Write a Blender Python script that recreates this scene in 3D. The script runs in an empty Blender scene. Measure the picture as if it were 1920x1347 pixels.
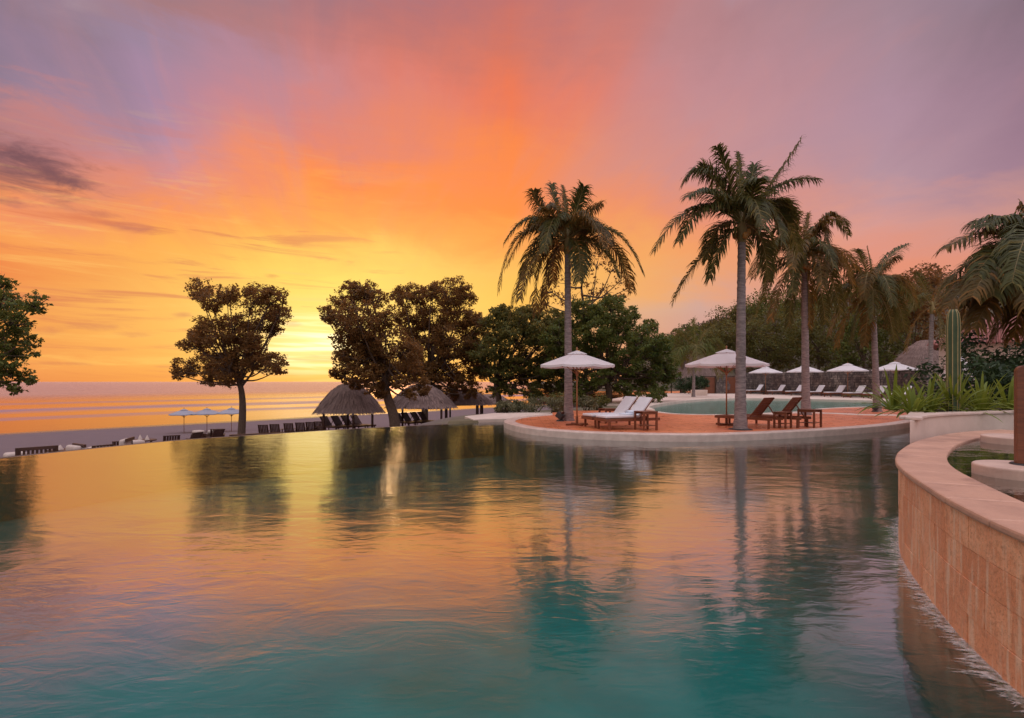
import bpy, math, random
import numpy as np
from mathutils import Vector, Matrix
random.seed(7); RNG = np.random.default_rng(7)
SC = bpy.context.scene
COL = SC.collection
R = math.radians
def S(r, g, b):                      # sRGB 0-255 -> linear
    def f(c):
        if c <= 2.0: return c
        c /= 255.0
        return c/12.92 if c <= .04045 else ((c+.055)/1.055)**2.4
    return (f(r), f(g), f(b), 1.0)
# ------------------------------------------------------------------ camera
CAMZ = 1.65
cam_d = bpy.data.cameras.new('camera'); cam = bpy.data.objects.new('camera', cam_d); COL.objects.link(cam)
cam.location = (0, 0, CAMZ); cam.rotation_euler = (R(90), 0, 0)
cam_d.sensor_width = 36; cam_d.lens = 18.75; cam_d.shift_y = 42.5/1920
cam_d.clip_start = .05; cam_d.clip_end = 60000
SC.camera = cam
SC.render.resolution_x = 1024; SC.render.resolution_y = 718
# ------------------------------------------------------------------ world
SUN_AZ, SUN_EL = R(-12.6), R(8.6)
W = bpy.data.worlds.new('World'); SC.world = W; W.use_nodes = True
NT = W.node_tree; NT.nodes.clear()
class NB:
    """small node builder"""
    def __init__(s, nt): s.nt = nt
    def n(s, t, **k):
        o = s.nt.nodes.new(t)
        for a, b in k.items(): setattr(o, a, b)
        return o
    def put(s, sock, v):
        if isinstance(v, bpy.types.NodeSocket): s.nt.links.new(v, sock)
        elif v is not None: sock.default_value = v
    def m(s, op, a, b=None, c=None, clamp=False):
        o = s.n('ShaderNodeMath', operation=op); o.use_clamp = clamp
        for i, v in enumerate((a, b, c)):
            if v is not None: s.put(o.inputs[i], v)
        return o.outputs[0]
    def comb(s, x, y, z=0.0):
        o = s.n('ShaderNodeCombineXYZ')
        for i, v in enumerate((x, y, z)): s.put(o.inputs[i], v)
        return o.outputs[0]
    def noise(s, vec, scale=1.0, detail=4.0, rough=.55, dist=0.0, col=False):
        o = s.n('ShaderNodeTexNoise'); s.put(o.inputs['Vector'], vec)
        o.inputs['Scale'].default_value = scale; o.inputs['Detail'].default_value = detail
        o.inputs['Roughness'].default_value = rough; o.inputs['Distortion'].default_value = dist
        return o.outputs['Color' if col else 'Fac']
    def sm(s, v, a, b, lo=0.0, hi=1.0, kind='SMOOTHSTEP'):
        o = s.n('ShaderNodeMapRange', interpolation_type=kind)
        for i, q in enumerate((v, a, b, lo, hi)): s.put(o.inputs[i], q)
        return o.outputs[0]
    def mix(s, f, a, b, mode='MIX'):
        o = s.n('ShaderNodeMix', data_type='RGBA', blend_type=mode)
        s.put(o.inputs[0], f); s.put(o.inputs[6], a); s.put(o.inputs[7], b)
        return o.outputs[2]
    def ramp(s, f, stops, interp='B_SPLINE'):
        o = s.n('ShaderNodeValToRGB'); cr = o.color_ramp; cr.interpolation = interp
        while len(cr.elements) > 1: cr.elements.remove(cr.elements[-1])
        stops = sorted(stops)
        cr.elements[0].position = stops[0][0]; cr.elements[0].color = stops[0][1]
        for p, c in stops[1:]:
            e = cr.elements.new(min(1, max(0, p))); e.color = c
        s.put(o.inputs[0], f)
        return o.outputs[0]
    def gauss(s, dx, dy, sx, sy):
        a = s.m('MULTIPLY', dx, 1/sx); b = s.m('MULTIPLY', dy, 1/sy)
        q = s.m('ADD', s.m('MULTIPLY', a, a), s.m('MULTIPLY', b, b))
        return s.m('EXPONENT', s.m('MULTIPLY', q, -1.0))
B = NB(NT)
tc = B.n('ShaderNodeTexCoord'); sep = B.n('ShaderNodeSeparateXYZ'); NT.links.new(tc.outputs['Generated'], sep.inputs[0])
AZ = B.m('ARCTAN2', sep.outputs[0], sep.outputs[1]); EL = B.m('ARCSINE', sep.outputs[2])
def az_of(px): return math.atan((px-960)/1000)
def el_of(px, py): return math.atan((716-py)/1000*math.cos(az_of(px)))
# gentle domain warp so that the colour fields break up like high thin cloud; streaks run out of the sun point
sdx = B.m('SUBTRACT', AZ, R(-17)); sdy = B.m('ADD', EL, .05)
ang = B.m('ARCTAN2', sdx, sdy)
rad = B.m('SQRT', B.m('ADD', B.m('MULTIPLY', sdx, sdx), B.m('MULTIPLY', sdy, sdy)))
fan = B.noise(B.comb(B.m('MULTIPLY', ang, 2.6), B.m('MULTIPLY', rad, .9), .3), 1.6, 5, .6, .6)
fan2 = B.noise(B.comb(B.m('MULTIPLY', ang, 3.0), B.m('MULTIPLY', rad, 2.0), 4.7), 2.2, 6, .62, .8)
cum = B.noise(B.comb(B.m('MULTIPLY', AZ, 3.2), B.m('MULTIPLY', EL, 6.0), 1.1), 1.5, 6, .6, .5)
hor = B.noise(B.comb(B.m('MULTIPLY', AZ, 3.0), B.m('MULTIPLY', EL, 34.0), 2.2), 1.5, 8, .62, .5)
warp_on = B.sm(EL, .02, .25)
az = B.m('ADD', AZ, B.m('MULTIPLY', B.m('SUBTRACT', fan, .5), B.m('MULTIPLY', warp_on, .28)))
el = B.m('ADD', EL, B.m('MULTIPLY', B.m('SUBTRACT', cum, .5), B.m('MULTIPLY', warp_on, .16)))
el = B.m('ADD', el, B.m('MULTIPLY', B.m('SUBTRACT', hor, .5), .035))
E0, E1 = R(-6), R(90)
fac = B.sm(el, E0, E1, kind='LINEAR')
ZEN_FILL = (1.66, 1.52, 1.70, 1)  # overhead sky raised well above the visible sky as added fill for the foreground
cols = [
 (-58, 0, {-60:(162,136,148), 0:(150,126,140), 70:(146,124,142), 160:(150,126,146), 240:(172,126,132), 320:(200,132,120), 400:(240,150,105), 450:(246,165,98), 500:(236,138,84), 560:(240,155,92), 620:(236,152,88), 690:(238,155,96), 716:(226,140,92)}),
 (az_of(0)*57.3, 0, {-60:(150,126,140), 0:(138,116,128), 60:(138,118,136), 160:(142,122,142), 230:(166,122,128), 310:(196,130,122), 400:(240,150,105), 440:(248,165,95), 500:(236,136,80), 560:(240,155,90), 620:(236,150,85), 690:(238,155,95), 716:(228,140,90)}),
 (az_of(300)*57.3, 300, {-60:(150,122,132), 0:(163,122,124), 60:(156,132,154), 150:(166,134,158), 250:(184,140,158), 330:(220,144,136), 400:(248,154,95), 480:(250,174,90), 560:(248,180,95), 640:(250,176,95), 716:(236,150,86)}),
 (az_of(600)*57.3, 600, {-60:(160,118,126), 0:(172,119,122), 80:(190,126,124), 160:(200,136,138), 260:(222,136,120), 350:(252,148,85), 420:(253,166,85), 470:(250,196,95), 530:(250,214,100), 600:(252,220,112), 660:(253,214,110), 716:(238,150,76)}),
 (az_of(960)*57.3, 960, {-60:(170,118,122), 0:(192,118,112), 100:(214,124,102), 170:(238,130,94), 280:(250,145,86), 380:(254,150,80), 440:(250,168,85), 500:(248,190,95), 560:(250,190,90), 620:(248,178,90), 716:(244,160,92)}),
 (az_of(1300)*57.3, 1300, {-60:(172,128,134), 0:(184,131,131), 150:(194,140,142), 300:(197,146,146), 400:(230,150,120), 480:(240,160,110), 540:(232,165,120), 580:(206,164,150), 640:(204,150,138), 716:(210,140,116)}),
 (az_of(1600)*57.3, 1600, {-60:(152,130,144), 0:(160,132,142), 200:(175,141,155), 350:(181,146,156), 440:(214,156,146), 520:(230,150,120), 600:(226,150,126), 716:(214,140,116)}),
 (az_of(1900)*57.3, 1900, {-60:(130,114,130), 0:(126,106,118), 150:(146,116,132), 300:(158,124,140), 380:(196,146,140), 470:(220,150,126), 600:(214,150,130), 716:(206,140,120)}),
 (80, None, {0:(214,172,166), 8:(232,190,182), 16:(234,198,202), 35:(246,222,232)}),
 (125, None, {0:(240,206,202), 8:(252,226,222), 16:(255,238,242), 35:(1.22,1.15,1.32)}),  # sky behind the camera, brightened likewise to light the foreground
]
def stops_of(px, d):
    out = []
    for k, c in d.items():
        e = R(k) if px is None else el_of(px, k)
        out.append(((e-E0)/(E1-E0), S(*c)))
    out.append((0.0, out[-1][1] if px is not None else S(*d[0])))
    out.append(((R(62)-E0)/(E1-E0), ZEN_FILL)); out.append((1.0, ZEN_FILL))
    return out
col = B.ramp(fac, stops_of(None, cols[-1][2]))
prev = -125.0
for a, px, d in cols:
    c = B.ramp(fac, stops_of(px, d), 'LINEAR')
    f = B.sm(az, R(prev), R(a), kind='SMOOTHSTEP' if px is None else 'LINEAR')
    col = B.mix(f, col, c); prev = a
# low streaked clouds on the seaward side
lowm = B.m('MULTIPLY', B.sm(EL, R(27), R(9)), B.m('MULTIPLY', B.sm(AZ, R(-4), R(-22)), B.sm(EL, R(-.5), R(1.2))))
hi_ = B.m('MULTIPLY', B.sm(hor, .53, .70), lowm)
lo_ = B.m('MULTIPLY', B.sm(hor, .47, .30), lowm)
col = B.mix(B.m('MULTIPLY', hi_, .5), col, S(255, 200, 112))
col = B.mix(B.m('MULTIPLY', lo_, .75), col, S(212, 116, 84))
# salmon fan texture higher up
up = B.sm(EL, R(6), R(20))
col = B.mix(B.m('MULTIPLY', B.m('MULTIPLY', B.sm(fan2, .52, .78), up), .11), col, S(232, 150, 128))
col = B.mix(B.m('MULTIPLY', B.m('MULTIPLY', B.sm(fan2, .46, .22), up), .12), col, S(156, 114, 122))
# small dark clouds
puff = B.noise(B.comb(B.m('MULTIPLY', AZ, 9.0), B.m('MULTIPLY', EL, 30.0), 7.7), 1.5, 8, .66, .5)
def cloud(col, px, py, sx, sy, c, amt, thr=.42):
    g = B.gauss(B.m('SUBTRACT', AZ, az_of(px)), B.m('SUBTRACT', EL, el_of(px, py)), sx/1000, sy/1000)
    k = B.m('MULTIPLY', B.sm(B.m('ADD', g, B.m('MULTIPLY', B.m('SUBTRACT', puff, .5), 1.9)), thr+.0, thr+.85), B.sm(g, .03, .35))
    return B.mix(B.m('MULTIPLY', k, amt), col, c)
col = cloud(col, 90, 232, 95, 60, S(196, 132, 128), .8, .34)
col = cloud(col, 215, 335, 75, 34, S(226, 142, 116), .7, .36)
col = cloud(col, 5, 306, 120, 46, S(100, 66, 76), .85, .30)
col = cloud(col, 100, 326, 55, 20, S(124, 78, 82), .7, .34)
col = cloud(col, 20, 380, 40, 12, S(160, 95, 92), .7, .40)
col = cloud(col, 240, 426, 50, 11, S(186, 104, 92), .8, .42)
col = cloud(col, 190, 402, 32, 8, S(192, 110, 92), .7, .42)
col = cloud(col, 512, 518, 18, 6, S(214, 134, 82), .8, .42)
col = cloud(col, 548, 607, 24, 7, S(196, 100, 62), .9, .40)
col = cloud(col, 1790, 338, 34, 12, S(206, 148, 140), .6, .42)
for (px, py, sx, sy, q) in ((170,612,55,9,.8),(90,618,34,10,.7),(345,590,22,6,.8),(260,628,40,7,.6),(110,682,60,4,.6),(310,688,24,3,.6),(210,655,46,4,.5)):
    col = cloud(col, px, py, sx, sy, S(205, 118, 88), q, .40)
# the glowing gap where the sun stands behind the cloud bars
bars = B.noise(B.comb(B.m('MULTIPLY', AZ, 4.0), B.m('MULTIPLY', EL, 62.0), 9.1), 1.25, 4, .5, .3)
g1 = B.gauss(B.m('SUBTRACT', AZ, az_of(580)), B.m('SUBTRACT', EL, el_of(580, 645)), .085, .042)
glow = B.m('MULTIPLY', g1, B.sm(bars, .40, .58, .25, 1.0))
col = B.mix(B.m('MINIMUM', B.m('MULTIPLY', glow, 1.25), 1.0), col, (1.55, 1.36, .90, 1))
g2 = B.gauss(B.m('SUBTRACT', AZ, az_of(600)), B.m('SUBTRACT', EL, el_of(600, 640)), .30, .13)
col = B.mix(B.m('MULTIPLY', g2, .35), col, S(255, 222, 116))
# below the horizon: same air, dimmer
col = B.mix(B.sm(EL, R(0), R(-5)), col, S(150, 100, 84))
hs = B.n('ShaderNodeHueSaturation'); hs.inputs['Hue'].default_value = .498; B.put(hs.inputs['Saturation'], B.sm(EL, R(40), R(60), 1.05, 1.0)); B.put(hs.inputs['Color'], col); col = hs.outputs[0]
bg = B.n('ShaderNodeBackground'); NT.links.new(col, bg.inputs[0]); bg.inputs[1].default_value = .65
sky = B.n('ShaderNodeTexSky', sky_type='NISHITA'); sky.sun_disc = False
sky.sun_elevation = SUN_EL; sky.sun_rotation = SUN_AZ
bg2 = B.n('ShaderNodeBackground'); NT.links.new(sky.outputs[0], bg2.inputs[0]); bg2.inputs[1].default_value = 0.05
add = B.n('ShaderNodeMixShader'); add.inputs[0].default_value = .06; NT.links.new(bg.outputs[0], add.inputs[1]); NT.links.new(bg2.outputs[0], add.inputs[2])
wo = B.n('ShaderNodeOutputWorld'); NT.links.new(add.outputs[0], wo.inputs[0])
# ------------------------------------------------------------------ sun (veiled, just above the sea)
sl = bpy.data.lights.new('sun', 'SUN'); so = bpy.data.objects.new('sun', sl); COL.objects.link(so)
sl.energy = .05; sl.angle = R(6); sl.color = (1.0, .55, .25)
sd = Vector((math.sin(SUN_AZ)*math.cos(SUN_EL), math.cos(SUN_AZ)*math.cos(SUN_EL), math.sin(SUN_EL)))
so.rotation_euler = sd.to_track_quat('Z', 'Y').to_euler()
vs = SC.view_settings; vs.view_transform = 'Standard'; vs.look = 'None'; vs.exposure = 0.72; vs.gamma = 1.0
vs.use_curve_mapping = False
SC.cycles.use_denoising = True
SC.cycles.max_bounces = 8; SC.cycles.transparent_max_bounces = 12; SC.cycles.caustics_reflective = False
SC.cycles.sample_clamp_indirect = 6.0
# ------------------------------------------------------------------ helpers
def PX(px, py, D): return Vector(((px-960)/1000*D, D, CAMZ-(py-716)/1000*D))
def GP(px, py, z):
    D = (CAMZ-z)/((py-716)/1000); return Vector(((px-960)/1000*D, D, z))
SHN = np.array((-.757, .653)); SHT = np.array((.653, .757))
def beach_z(s):  return np.interp(s, [16, 20, 31, 38, 52, 81, 130], [-1.0, -1.15, -1.7, -2.3, -3.0, -4.0, -6.5])
def land_z(x, y):
    s = x*SHN[0]+y*SHN[1]; t = x*SHT[0]+y*SHT[1]
    b = beach_z(s)
    g = np.clip((s-17.5)/9, 0, 1); g = g*g*(3-2*g)
    garden = .08*(1-g)+b*g
    k = np.clip((t-14)/4.5, 0, 1); k = k*k*(3-2*k)
    return np.where(s < 16.3, .08, b*(1-k)+garden*k)
def lz(x, y): return float(land_z(np.array(float(x)), np.array(float(y))))

class MB:
    def __init__(s): s.v = []; s.f = []
    def add(s, vs_, fs):
        o = len(s.v); s.v.extend([tuple(v) for v in vs_]); s.f.extend([tuple(i+o for i in f) for f in fs]); return s
    def box(s, c, d, M=None, taper=1.0):
        x, y, z = d[0]/2, d[1]/2, d[2]/2; c = Vector(c); t = taper
        vs_ = [Vector(p) for p in ((-x,-y,-z),(x,-y,-z),(x,y,-z),(-x,y,-z),(-x*t,-y*t,z),(x*t,-y*t,z),(x*t,y*t,z),(-x*t,y*t,z))]
        if M is not None: vs_ = [M @ v for v in vs_]
        return s.add([v+c for v in vs_], [(0,3,2,1),(4,5,6,7),(0,1,5,4),(1,2,6,5),(2,3,7,6),(3,0,4,7)])
    def bar(s, a, b, w, h, up=(0,0,1)):
        a, b = Vector(a), Vector(b); x = (b-a); L = x.length; x.normalize(); y = Vector(up).cross(x)
        if y.length < 1e-4: y = Vector((0,1,0)).cross(x)
        y.normalize(); z = x.cross(y)
        M = Matrix((x, y, z)).transposed()
        return s.box((a+b)/2, (L, w, h), M)
    def tube(s, pts, rad_, n=8, cap=True):
        pts = [Vector(p) for p in pts]; rings = []
        if not hasattr(rad_, '__len__'): rad_ = [rad_]*len(pts)
        ref = Vector((1, 0, 0))
        for i, p in enumerate(pts):
            t = (pts[min(i+1, len(pts)-1)]-pts[max(i-1, 0)]).normalized()
            u = ref-t*ref.dot(t)
            if u.length < .05: u = Vector((0, 1, 0))-t*t.y
            u.normalize(); w = t.cross(u); ref = u
            rings.append([p+(u*math.cos(2*math.pi*k/n)+w*math.sin(2*math.pi*k/n))*rad_[i] for k in range(n)])
        fs = []
        for i in range(len(pts)-1):
            for k in range(n):
                a = i*n+k; b_ = i*n+(k+1) % n; fs.append((a, b_, b_+n, a+n))
        if cap: fs += [tuple(range(n-1, -1, -1)), tuple(range((len(pts)-1)*n, len(pts)*n))]
        return s.add([v for r in rings for v in r], fs)
    def lathe(s, prof, n=24, c=(0,0,0)):
        vs_ = [(c[0]+r*math.cos(2*math.pi*k/n), c[1]+r*math.sin(2*math.pi*k/n), c[2]+z) for r, z in prof for k in range(n)]
        fs = [(i*n+k, i*n+(k+1) % n, (i+1)*n+(k+1) % n, (i+1)*n+k) for i in range(len(prof)-1) for k in range(n)]
        return s.add(vs_, fs)
    def prism(s, poly, z0, z1):
        n = len(poly)
        vs_ = [(p[0], p[1], z0) for p in poly]+[(p[0], p[1], z1) for p in poly]
        return s.add(vs_, [tuple(range(n-1, -1, -1)), tuple(range(n, 2*n))]+[(i, (i+1) % n, n+(i+1) % n, n+i) for i in range(n)])
    def build(s, name, mat, parent=None, smooth=False, loc=None):
        me = bpy.data.meshes.new(name); me.from_pydata(s.v, [], s.f)
        if smooth: me.polygons.foreach_set('use_smooth', [True]*len(me.polygons))
        me.update()
        return link(name, me, mat, parent, loc)
def link(name, me, mat, parent=None, loc=None):
    if mat is not None and not me.materials: me.materials.append(mat)
    o = bpy.data.objects.new(name, me); COL.objects.link(o)
    if parent is not None: o.parent = parent
    if loc is not None: o.location = loc
    return o
def bevel(o, w=.01, seg=2):
    md = o.modifiers.new('bevel', 'BEVEL'); md.width = w; md.segments = seg; md.limit_method = 'ANGLE'; return o
def quads(name, V, F, mat, parent=None, smooth=False):
    me = bpy.data.meshes.new(name); k = F.shape[1]
    me.vertices.add(len(V)); me.vertices.foreach_set('co', V.astype(np.float32).ravel())
    me.loops.add(F.size); me.loops.foreach_set('vertex_index', F.astype(np.int32).ravel())
    me.polygons.add(len(F)); me.polygons.foreach_set('loop_start', np.arange(0, F.size, k, dtype=np.int32))
    me.polygons.foreach_set('loop_total', np.full(len(F), k, dtype=np.int32))
    if smooth: me.polygons.foreach_set('use_smooth', np.ones(len(F), dtype=bool))
    me.update(calc_edges=True)
    return link(name, me, mat, parent)
def tag(o, label=None, cat=None, group=None, kind=None):
    if label: o['label'] = label
    if cat: o['category'] = cat
    if group: o['group'] = group
    if kind: o['kind'] = kind
    return o
def thing(name, loc, label, cat, group=None, rz=0):
    o = bpy.data.objects.new(name, None); COL.objects.link(o); o.location = loc; o.rotation_euler = (0, 0, rz)
    o.empty_display_size = .2
    return tag(o, label, cat, group)
def copy_tree(o, loc, rz, label, parent=None):
    def rec(src, par):
        c = src.copy(); COL.objects.link(c); c.parent = par
        for ch in KIDS(src): rec(ch, c)
        return c
    c = rec(o, None); c.location = loc; c.rotation_euler = (0, 0, rz); c['label'] = label
    return c
def KIDS(o): return [c for c in COL.objects if c.parent is o]
def spline(pts, n=8):
    P = [np.array(p, float) for p in pts]; P = [2*P[0]-P[1]]+P+[2*P[-1]-P[-2]]; out = []
    for i in range(1, len(P)-2):
        for k in range(n):
            t = k/n; a, b, c, d = P[i-1:i+3]
            out.append(.5*((2*b)+(-a+c)*t+(2*a-5*b+4*c-d)*t*t+(-a+3*b-3*c+d)*t**3))
    out.append(P[-2]); return out
# ------------------------------------------------------------------ materials
MATS = {}
def new_mat(name):
    m = bpy.data.materials.new(name); m.use_nodes = True; m.node_tree.nodes.clear(); MATS[name] = m
    b = NB(m.node_tree); out = b.n('ShaderNodeOutputMaterial'); return m, b, out
def surf(name, c1, c2=None, scale=3.0, rough=.7, rough2=None, bump=.0, bscale=None, detail=5, stretch=None, spec=.4, c3=None, s3=.6, coords='Object', bdist=.02, isl=0.0, ic=None, tiles=0):
    m, b, out = new_mat(name)
    t = b.n('ShaderNodeTexCoord'); v = t.outputs[coords]
    if stretch:
        mp = b.n('ShaderNodeMapping'); mp.inputs['Scale'].default_value = stretch; b.put(mp.inputs[0], v); v = mp.outputs[0]
    p = b.n('ShaderNodeBsdfPrincipled'); p.inputs['Specular IOR Level'].default_value = spec
    n1 = b.noise(v, scale, detail, .6)
    c = b.mix(b.sm(n1, .3, .7), c1, c2 or c1)
    if c3: c = b.mix(b.sm(b.noise(v, s3, 4, .6), .48, .68), c, c3)
    ri = b.n('ShaderNodeNewGeometry').outputs['Random Per Island']
    c = b.mix(b.m('MULTIPLY', ri, isl), c, ic or c1)
    if tiles:
        bt = b.n('ShaderNodeTexBrick'); bt.offset = 0.0; b.put(bt.inputs['Vector'], v); bt.inputs['Scale'].default_value = 1.0; bt.inputs['Brick Width'].default_value = tiles; bt.inputs['Row Height'].default_value = tiles; bt.inputs['Mortar Size'].default_value = .012
        bt.inputs['Color1'].default_value = L4(1,1,1); bt.inputs['Color2'].default_value = L4(.80,.80,.80); bt.inputs['Mortar'].default_value = L4(.55,.55,.55); c = b.mix(.85, c, bt.outputs['Color'], 'MULTIPLY')
    b.put(p.inputs['Base Color'], c)
    b.put(p.inputs['Roughness'], b.sm(n1, .3, .7, rough, rough2 if rough2 is not None else rough))
    if bump:
        bn = b.n('ShaderNodeBump'); bn.inputs['Strength'].default_value = bump; bn.inputs['Distance'].default_value = bdist
        b.put(bn.inputs['Height'], b.noise(v, bscale or scale*4, 6, .65)); b.put(p.inputs['Normal'], bn.outputs[0])
    b.put(out.inputs[0], p.outputs[0])
    return m
def leafmat(name, c1, c2, c3, trans=.35, tcol=None):
    m, b, out = new_mat(name)
    g = b.n('ShaderNodeNewGeometry'); ri = g.outputs['Random Per Island']
    c = b.ramp(ri, [(0, c1), (.5, c2), (.82, c2), (1, c3)], 'LINEAR')
    d = b.n('ShaderNodeBsdfPrincipled'); b.put(d.inputs['Base Color'], c); d.inputs['Roughness'].default_value = .5
    d.inputs['Specular IOR Level'].default_value = .25
    tr = b.n('ShaderNodeBsdfTranslucent'); b.put(tr.inputs[0], b.mix(.5, c, tcol or c3))
    mx = b.n('ShaderNodeMixShader'); mx.inputs[0].default_value = trans
    b.put(mx.inputs[1], d.outputs[0]); b.put(mx.inputs[2], tr.outputs[0]); b.put(out.inputs[0], mx.outputs[0])
    return m
L4 = lambda r, g, b: (r, g, b, 1.0)
M_kerb = surf('kerb_stone', L4(.66,.50,.43), L4(.54,.40,.34), 4, .42, .34, .10, 30, spec=.6)
M_deck = surf('terracotta_deck', L4(.82,.235,.095), L4(.74,.205,.085), 2.2, .34, .26, .06, 60, c3=L4(.62,.17,.08), s3=.45, spec=.8, tiles=.36)
M_pale = surf('pale_paving', L4(.66,.52,.44), L4(.54,.42,.35), 1.5, .7, .6, .1, 20)
M_weir = surf('shade_toned_weir_stone', L4(.10,.06,.045), L4(.06,.04,.03), 3, .5)  # terrace shade along the pool edge put into the stone colour
M_wood = surf('teak', L4(.20,.062,.026), L4(.12,.036,.016), 6, .5, .4, .15, 30, stretch=(1,8,8))
M_darkwood = surf('dark_wood', L4(.075,.030,.018), L4(.045,.020,.013), 6, .55, .5, .1, 30)
M_pole = surf('pole_wood', L4(.36,.15,.06), L4(.28,.11,.05), 8, .5, .4, .05, 30, stretch=(6,6,1))
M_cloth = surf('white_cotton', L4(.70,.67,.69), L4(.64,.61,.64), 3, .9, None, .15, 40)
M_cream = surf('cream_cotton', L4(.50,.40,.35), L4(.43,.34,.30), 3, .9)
M_towel = surf('towel', L4(.72,.76,.84), L4(.64,.70,.80), 6, .95, None, .3, 90)
M_trunk = surf('palm_trunk', L4(.30,.235,.225), L4(.15,.115,.11), 5, .85, None, .8, 14, stretch=(1,1,5))
M_bark = surf('bark', L4(.12,.075,.05), L4(.07,.044,.03), 6, .9, None, .6, 18, stretch=(3,3,1))
M_thatch = surf('thatch', L4(.34,.225,.19), L4(.22,.145,.125), 5, .95, None, .7, 40, stretch=(3,3,1), isl=.75, ic=L4(.11,.075,.07))
M_black = surf('black_metal', L4(.016,.015,.016), L4(.026,.022,.022), 4, .5)
M_soil = surf('soil', L4(.05,.035,.025), L4(.08,.055,.04), 6, .95, None, .6, 30)
M_rubble = surf('rubble_stone', L4(.15,.115,.105), L4(.075,.06,.058), 1.6, .9, None, .4, 14, c3=L4(.26,.21,.18), s3=2.1)
M_mortar = surf('mortar', L4(.07,.055,.05), L4(.05,.04,.038), 4, .95, None, .4, 20)
M_rooftile = surf('roof_tile', L4(.34,.13,.11), L4(.24,.09,.08), 3, .85, None, .5, 12, stretch=(1,6,1))
M_plaster = surf('plaster', L4(.48,.36,.30), L4(.42,.31,.26), 2, .9, None, .1, 20)
M_glassy = surf('white_ceramic', L4(.75,.72,.68), None, 3, .25)
M_coconut = surf('coconut', L4(.42,.17,.035), L4(.30,.14,.03), 5, .5)
M_leaf_back = leafmat('leaf_backlit', L4(.105,.062,.021), L4(.165,.090,.029), L4(.24,.12,.038), .50, L4(.42,.17,.045))  # brown of backlight and flare carried in the leaf colour
M_leaf_green = leafmat('leaf_green', L4(.050,.072,.016), L4(.100,.128,.026), L4(.19,.19,.045), .40, L4(.25,.19,.04))
M_leaf_mid = leafmat('leaf_olive', L4(.062,.074,.018), L4(.115,.122,.030), L4(.24,.19,.05), .40, L4(.30,.18,.045))
M_leaf_dark = leafmat('leaf_dark', L4(.018,.032,.012), L4(.032,.056,.020), L4(.055,.085,.03), .25)
M_leaf_hill = leafmat('leaf_hill', L4(.062,.046,.024), L4(.095,.068,.032), L4(.15,.10,.045), .3)
M_frond = leafmat('frond', L4(.036,.044,.013), L4(.082,.086,.024), L4(.22,.17,.045), .42, L4(.24,.16,.035))
M_frond_w = leafmat('frond_warm', L4(.056,.046,.014), L4(.13,.092,.025), L4(.40,.18,.04), .44, L4(.36,.16,.035))
M_rachis = surf('rachis', L4(.22,.16,.05), L4(.17,.11,.04), 4, .6)
M_strap = leafmat('strap_leaf', L4(.060,.095,.013), L4(.150,.190,.024), L4(.36,.34,.06), .35, L4(.30,.30,.04))
M_grassy = leafmat('pale_shrub', L4(.09,.095,.045), L4(.16,.15,.075), L4(.24,.2,.10), .3)
# canopy cloth lets light through
m, b, out = new_mat('parasol_cloth'); M_canopy = m
d = b.n('ShaderNodeBsdfDiffuse'); tr = b.n('ShaderNodeBsdfTranslucent'); mx = b.n('ShaderNodeMixShader')
nz = b.noise(b.n('ShaderNodeTexCoord').outputs['Object'], 2.5, 4)
cc = b.mix(nz, L4(.80,.76,.77), L4(.72,.68,.70)); b.put(d.inputs[0], cc); b.put(tr.inputs[0], cc); mx.inputs[0].default_value = .32
b.put(mx.inputs[1], d.outputs[0]); b.put(mx.inputs[2], tr.outputs[0]); b.put(out.inputs[0], mx.outputs[0])
# travertine wall stone, wet by the overflow: per-block tone
m, b, out = new_mat('travertine'); M_trav = m
t = b.n('ShaderNodeTexCoord').outputs['Object']; p = b.n('ShaderNodeBsdfPrincipled')
oi = b.n('ShaderNodeObjectInfo').outputs['Random']
n1 = b.noise(t, 5, 6, .65); n2 = b.noise(t, 58, 5, .75)
mp = b.n('ShaderNodeMapping'); mp.inputs['Scale'].default_value = (9, 9, .8); b.put(mp.inputs[0], t); n3 = b.noise(mp.outputs[0], 2, 4, .6)
c = b.mix(b.sm(n1, .3, .7), L4(.80,.32,.15), L4(.92,.47,.26)); c = b.mix(b.sm(oi, 0, 1, 0, .7), c, L4(.66,.23,.10))
c = b.mix(b.m('MULTIPLY', b.sm(b.noise(t, 11, 6, .7), .50, .66), .5), c, L4(.48,.19,.09)); c = b.mix(b.m('MULTIPLY', b.sm(n2, .50, .68), .7), c, L4(.42,.17,.08)); c = b.mix(b.m('MULTIPLY', b.sm(n3, .50, .66), .6), c, L4(.82,.60,.42))
b.put(p.inputs['Base Color'], c); b.put(p.inputs['Roughness'], b.sm(n3, .4, .6, .42, .62)); p.inputs['Specular IOR Level'].default_value = .4
bn = b.n('ShaderNodeBump'); bn.inputs['Strength'].default_value = .8; bn.inputs['Distance'].default_value = .016
b.put(bn.inputs['Height'], b.m('ADD', b.noise(t, 30, 6, .7), b.m('MULTIPLY', n1, 1.2))); b.put(p.inputs['Normal'], bn.outputs[0]); b.put(out.inputs[0], p.outputs[0])
M_coping = surf('coping_stone', L4(.56,.31,.21), L4(.43,.23,.155), 2.6, .36, .58, .35, 40, c3=L4(.36,.19,.13), s3=1.7, spec=.5)
M_pad = surf('pad_stone', L4(.58,.40,.32), L4(.48,.32,.26), 3, .6, .5, .2, 30)
M_foam = None
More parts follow.
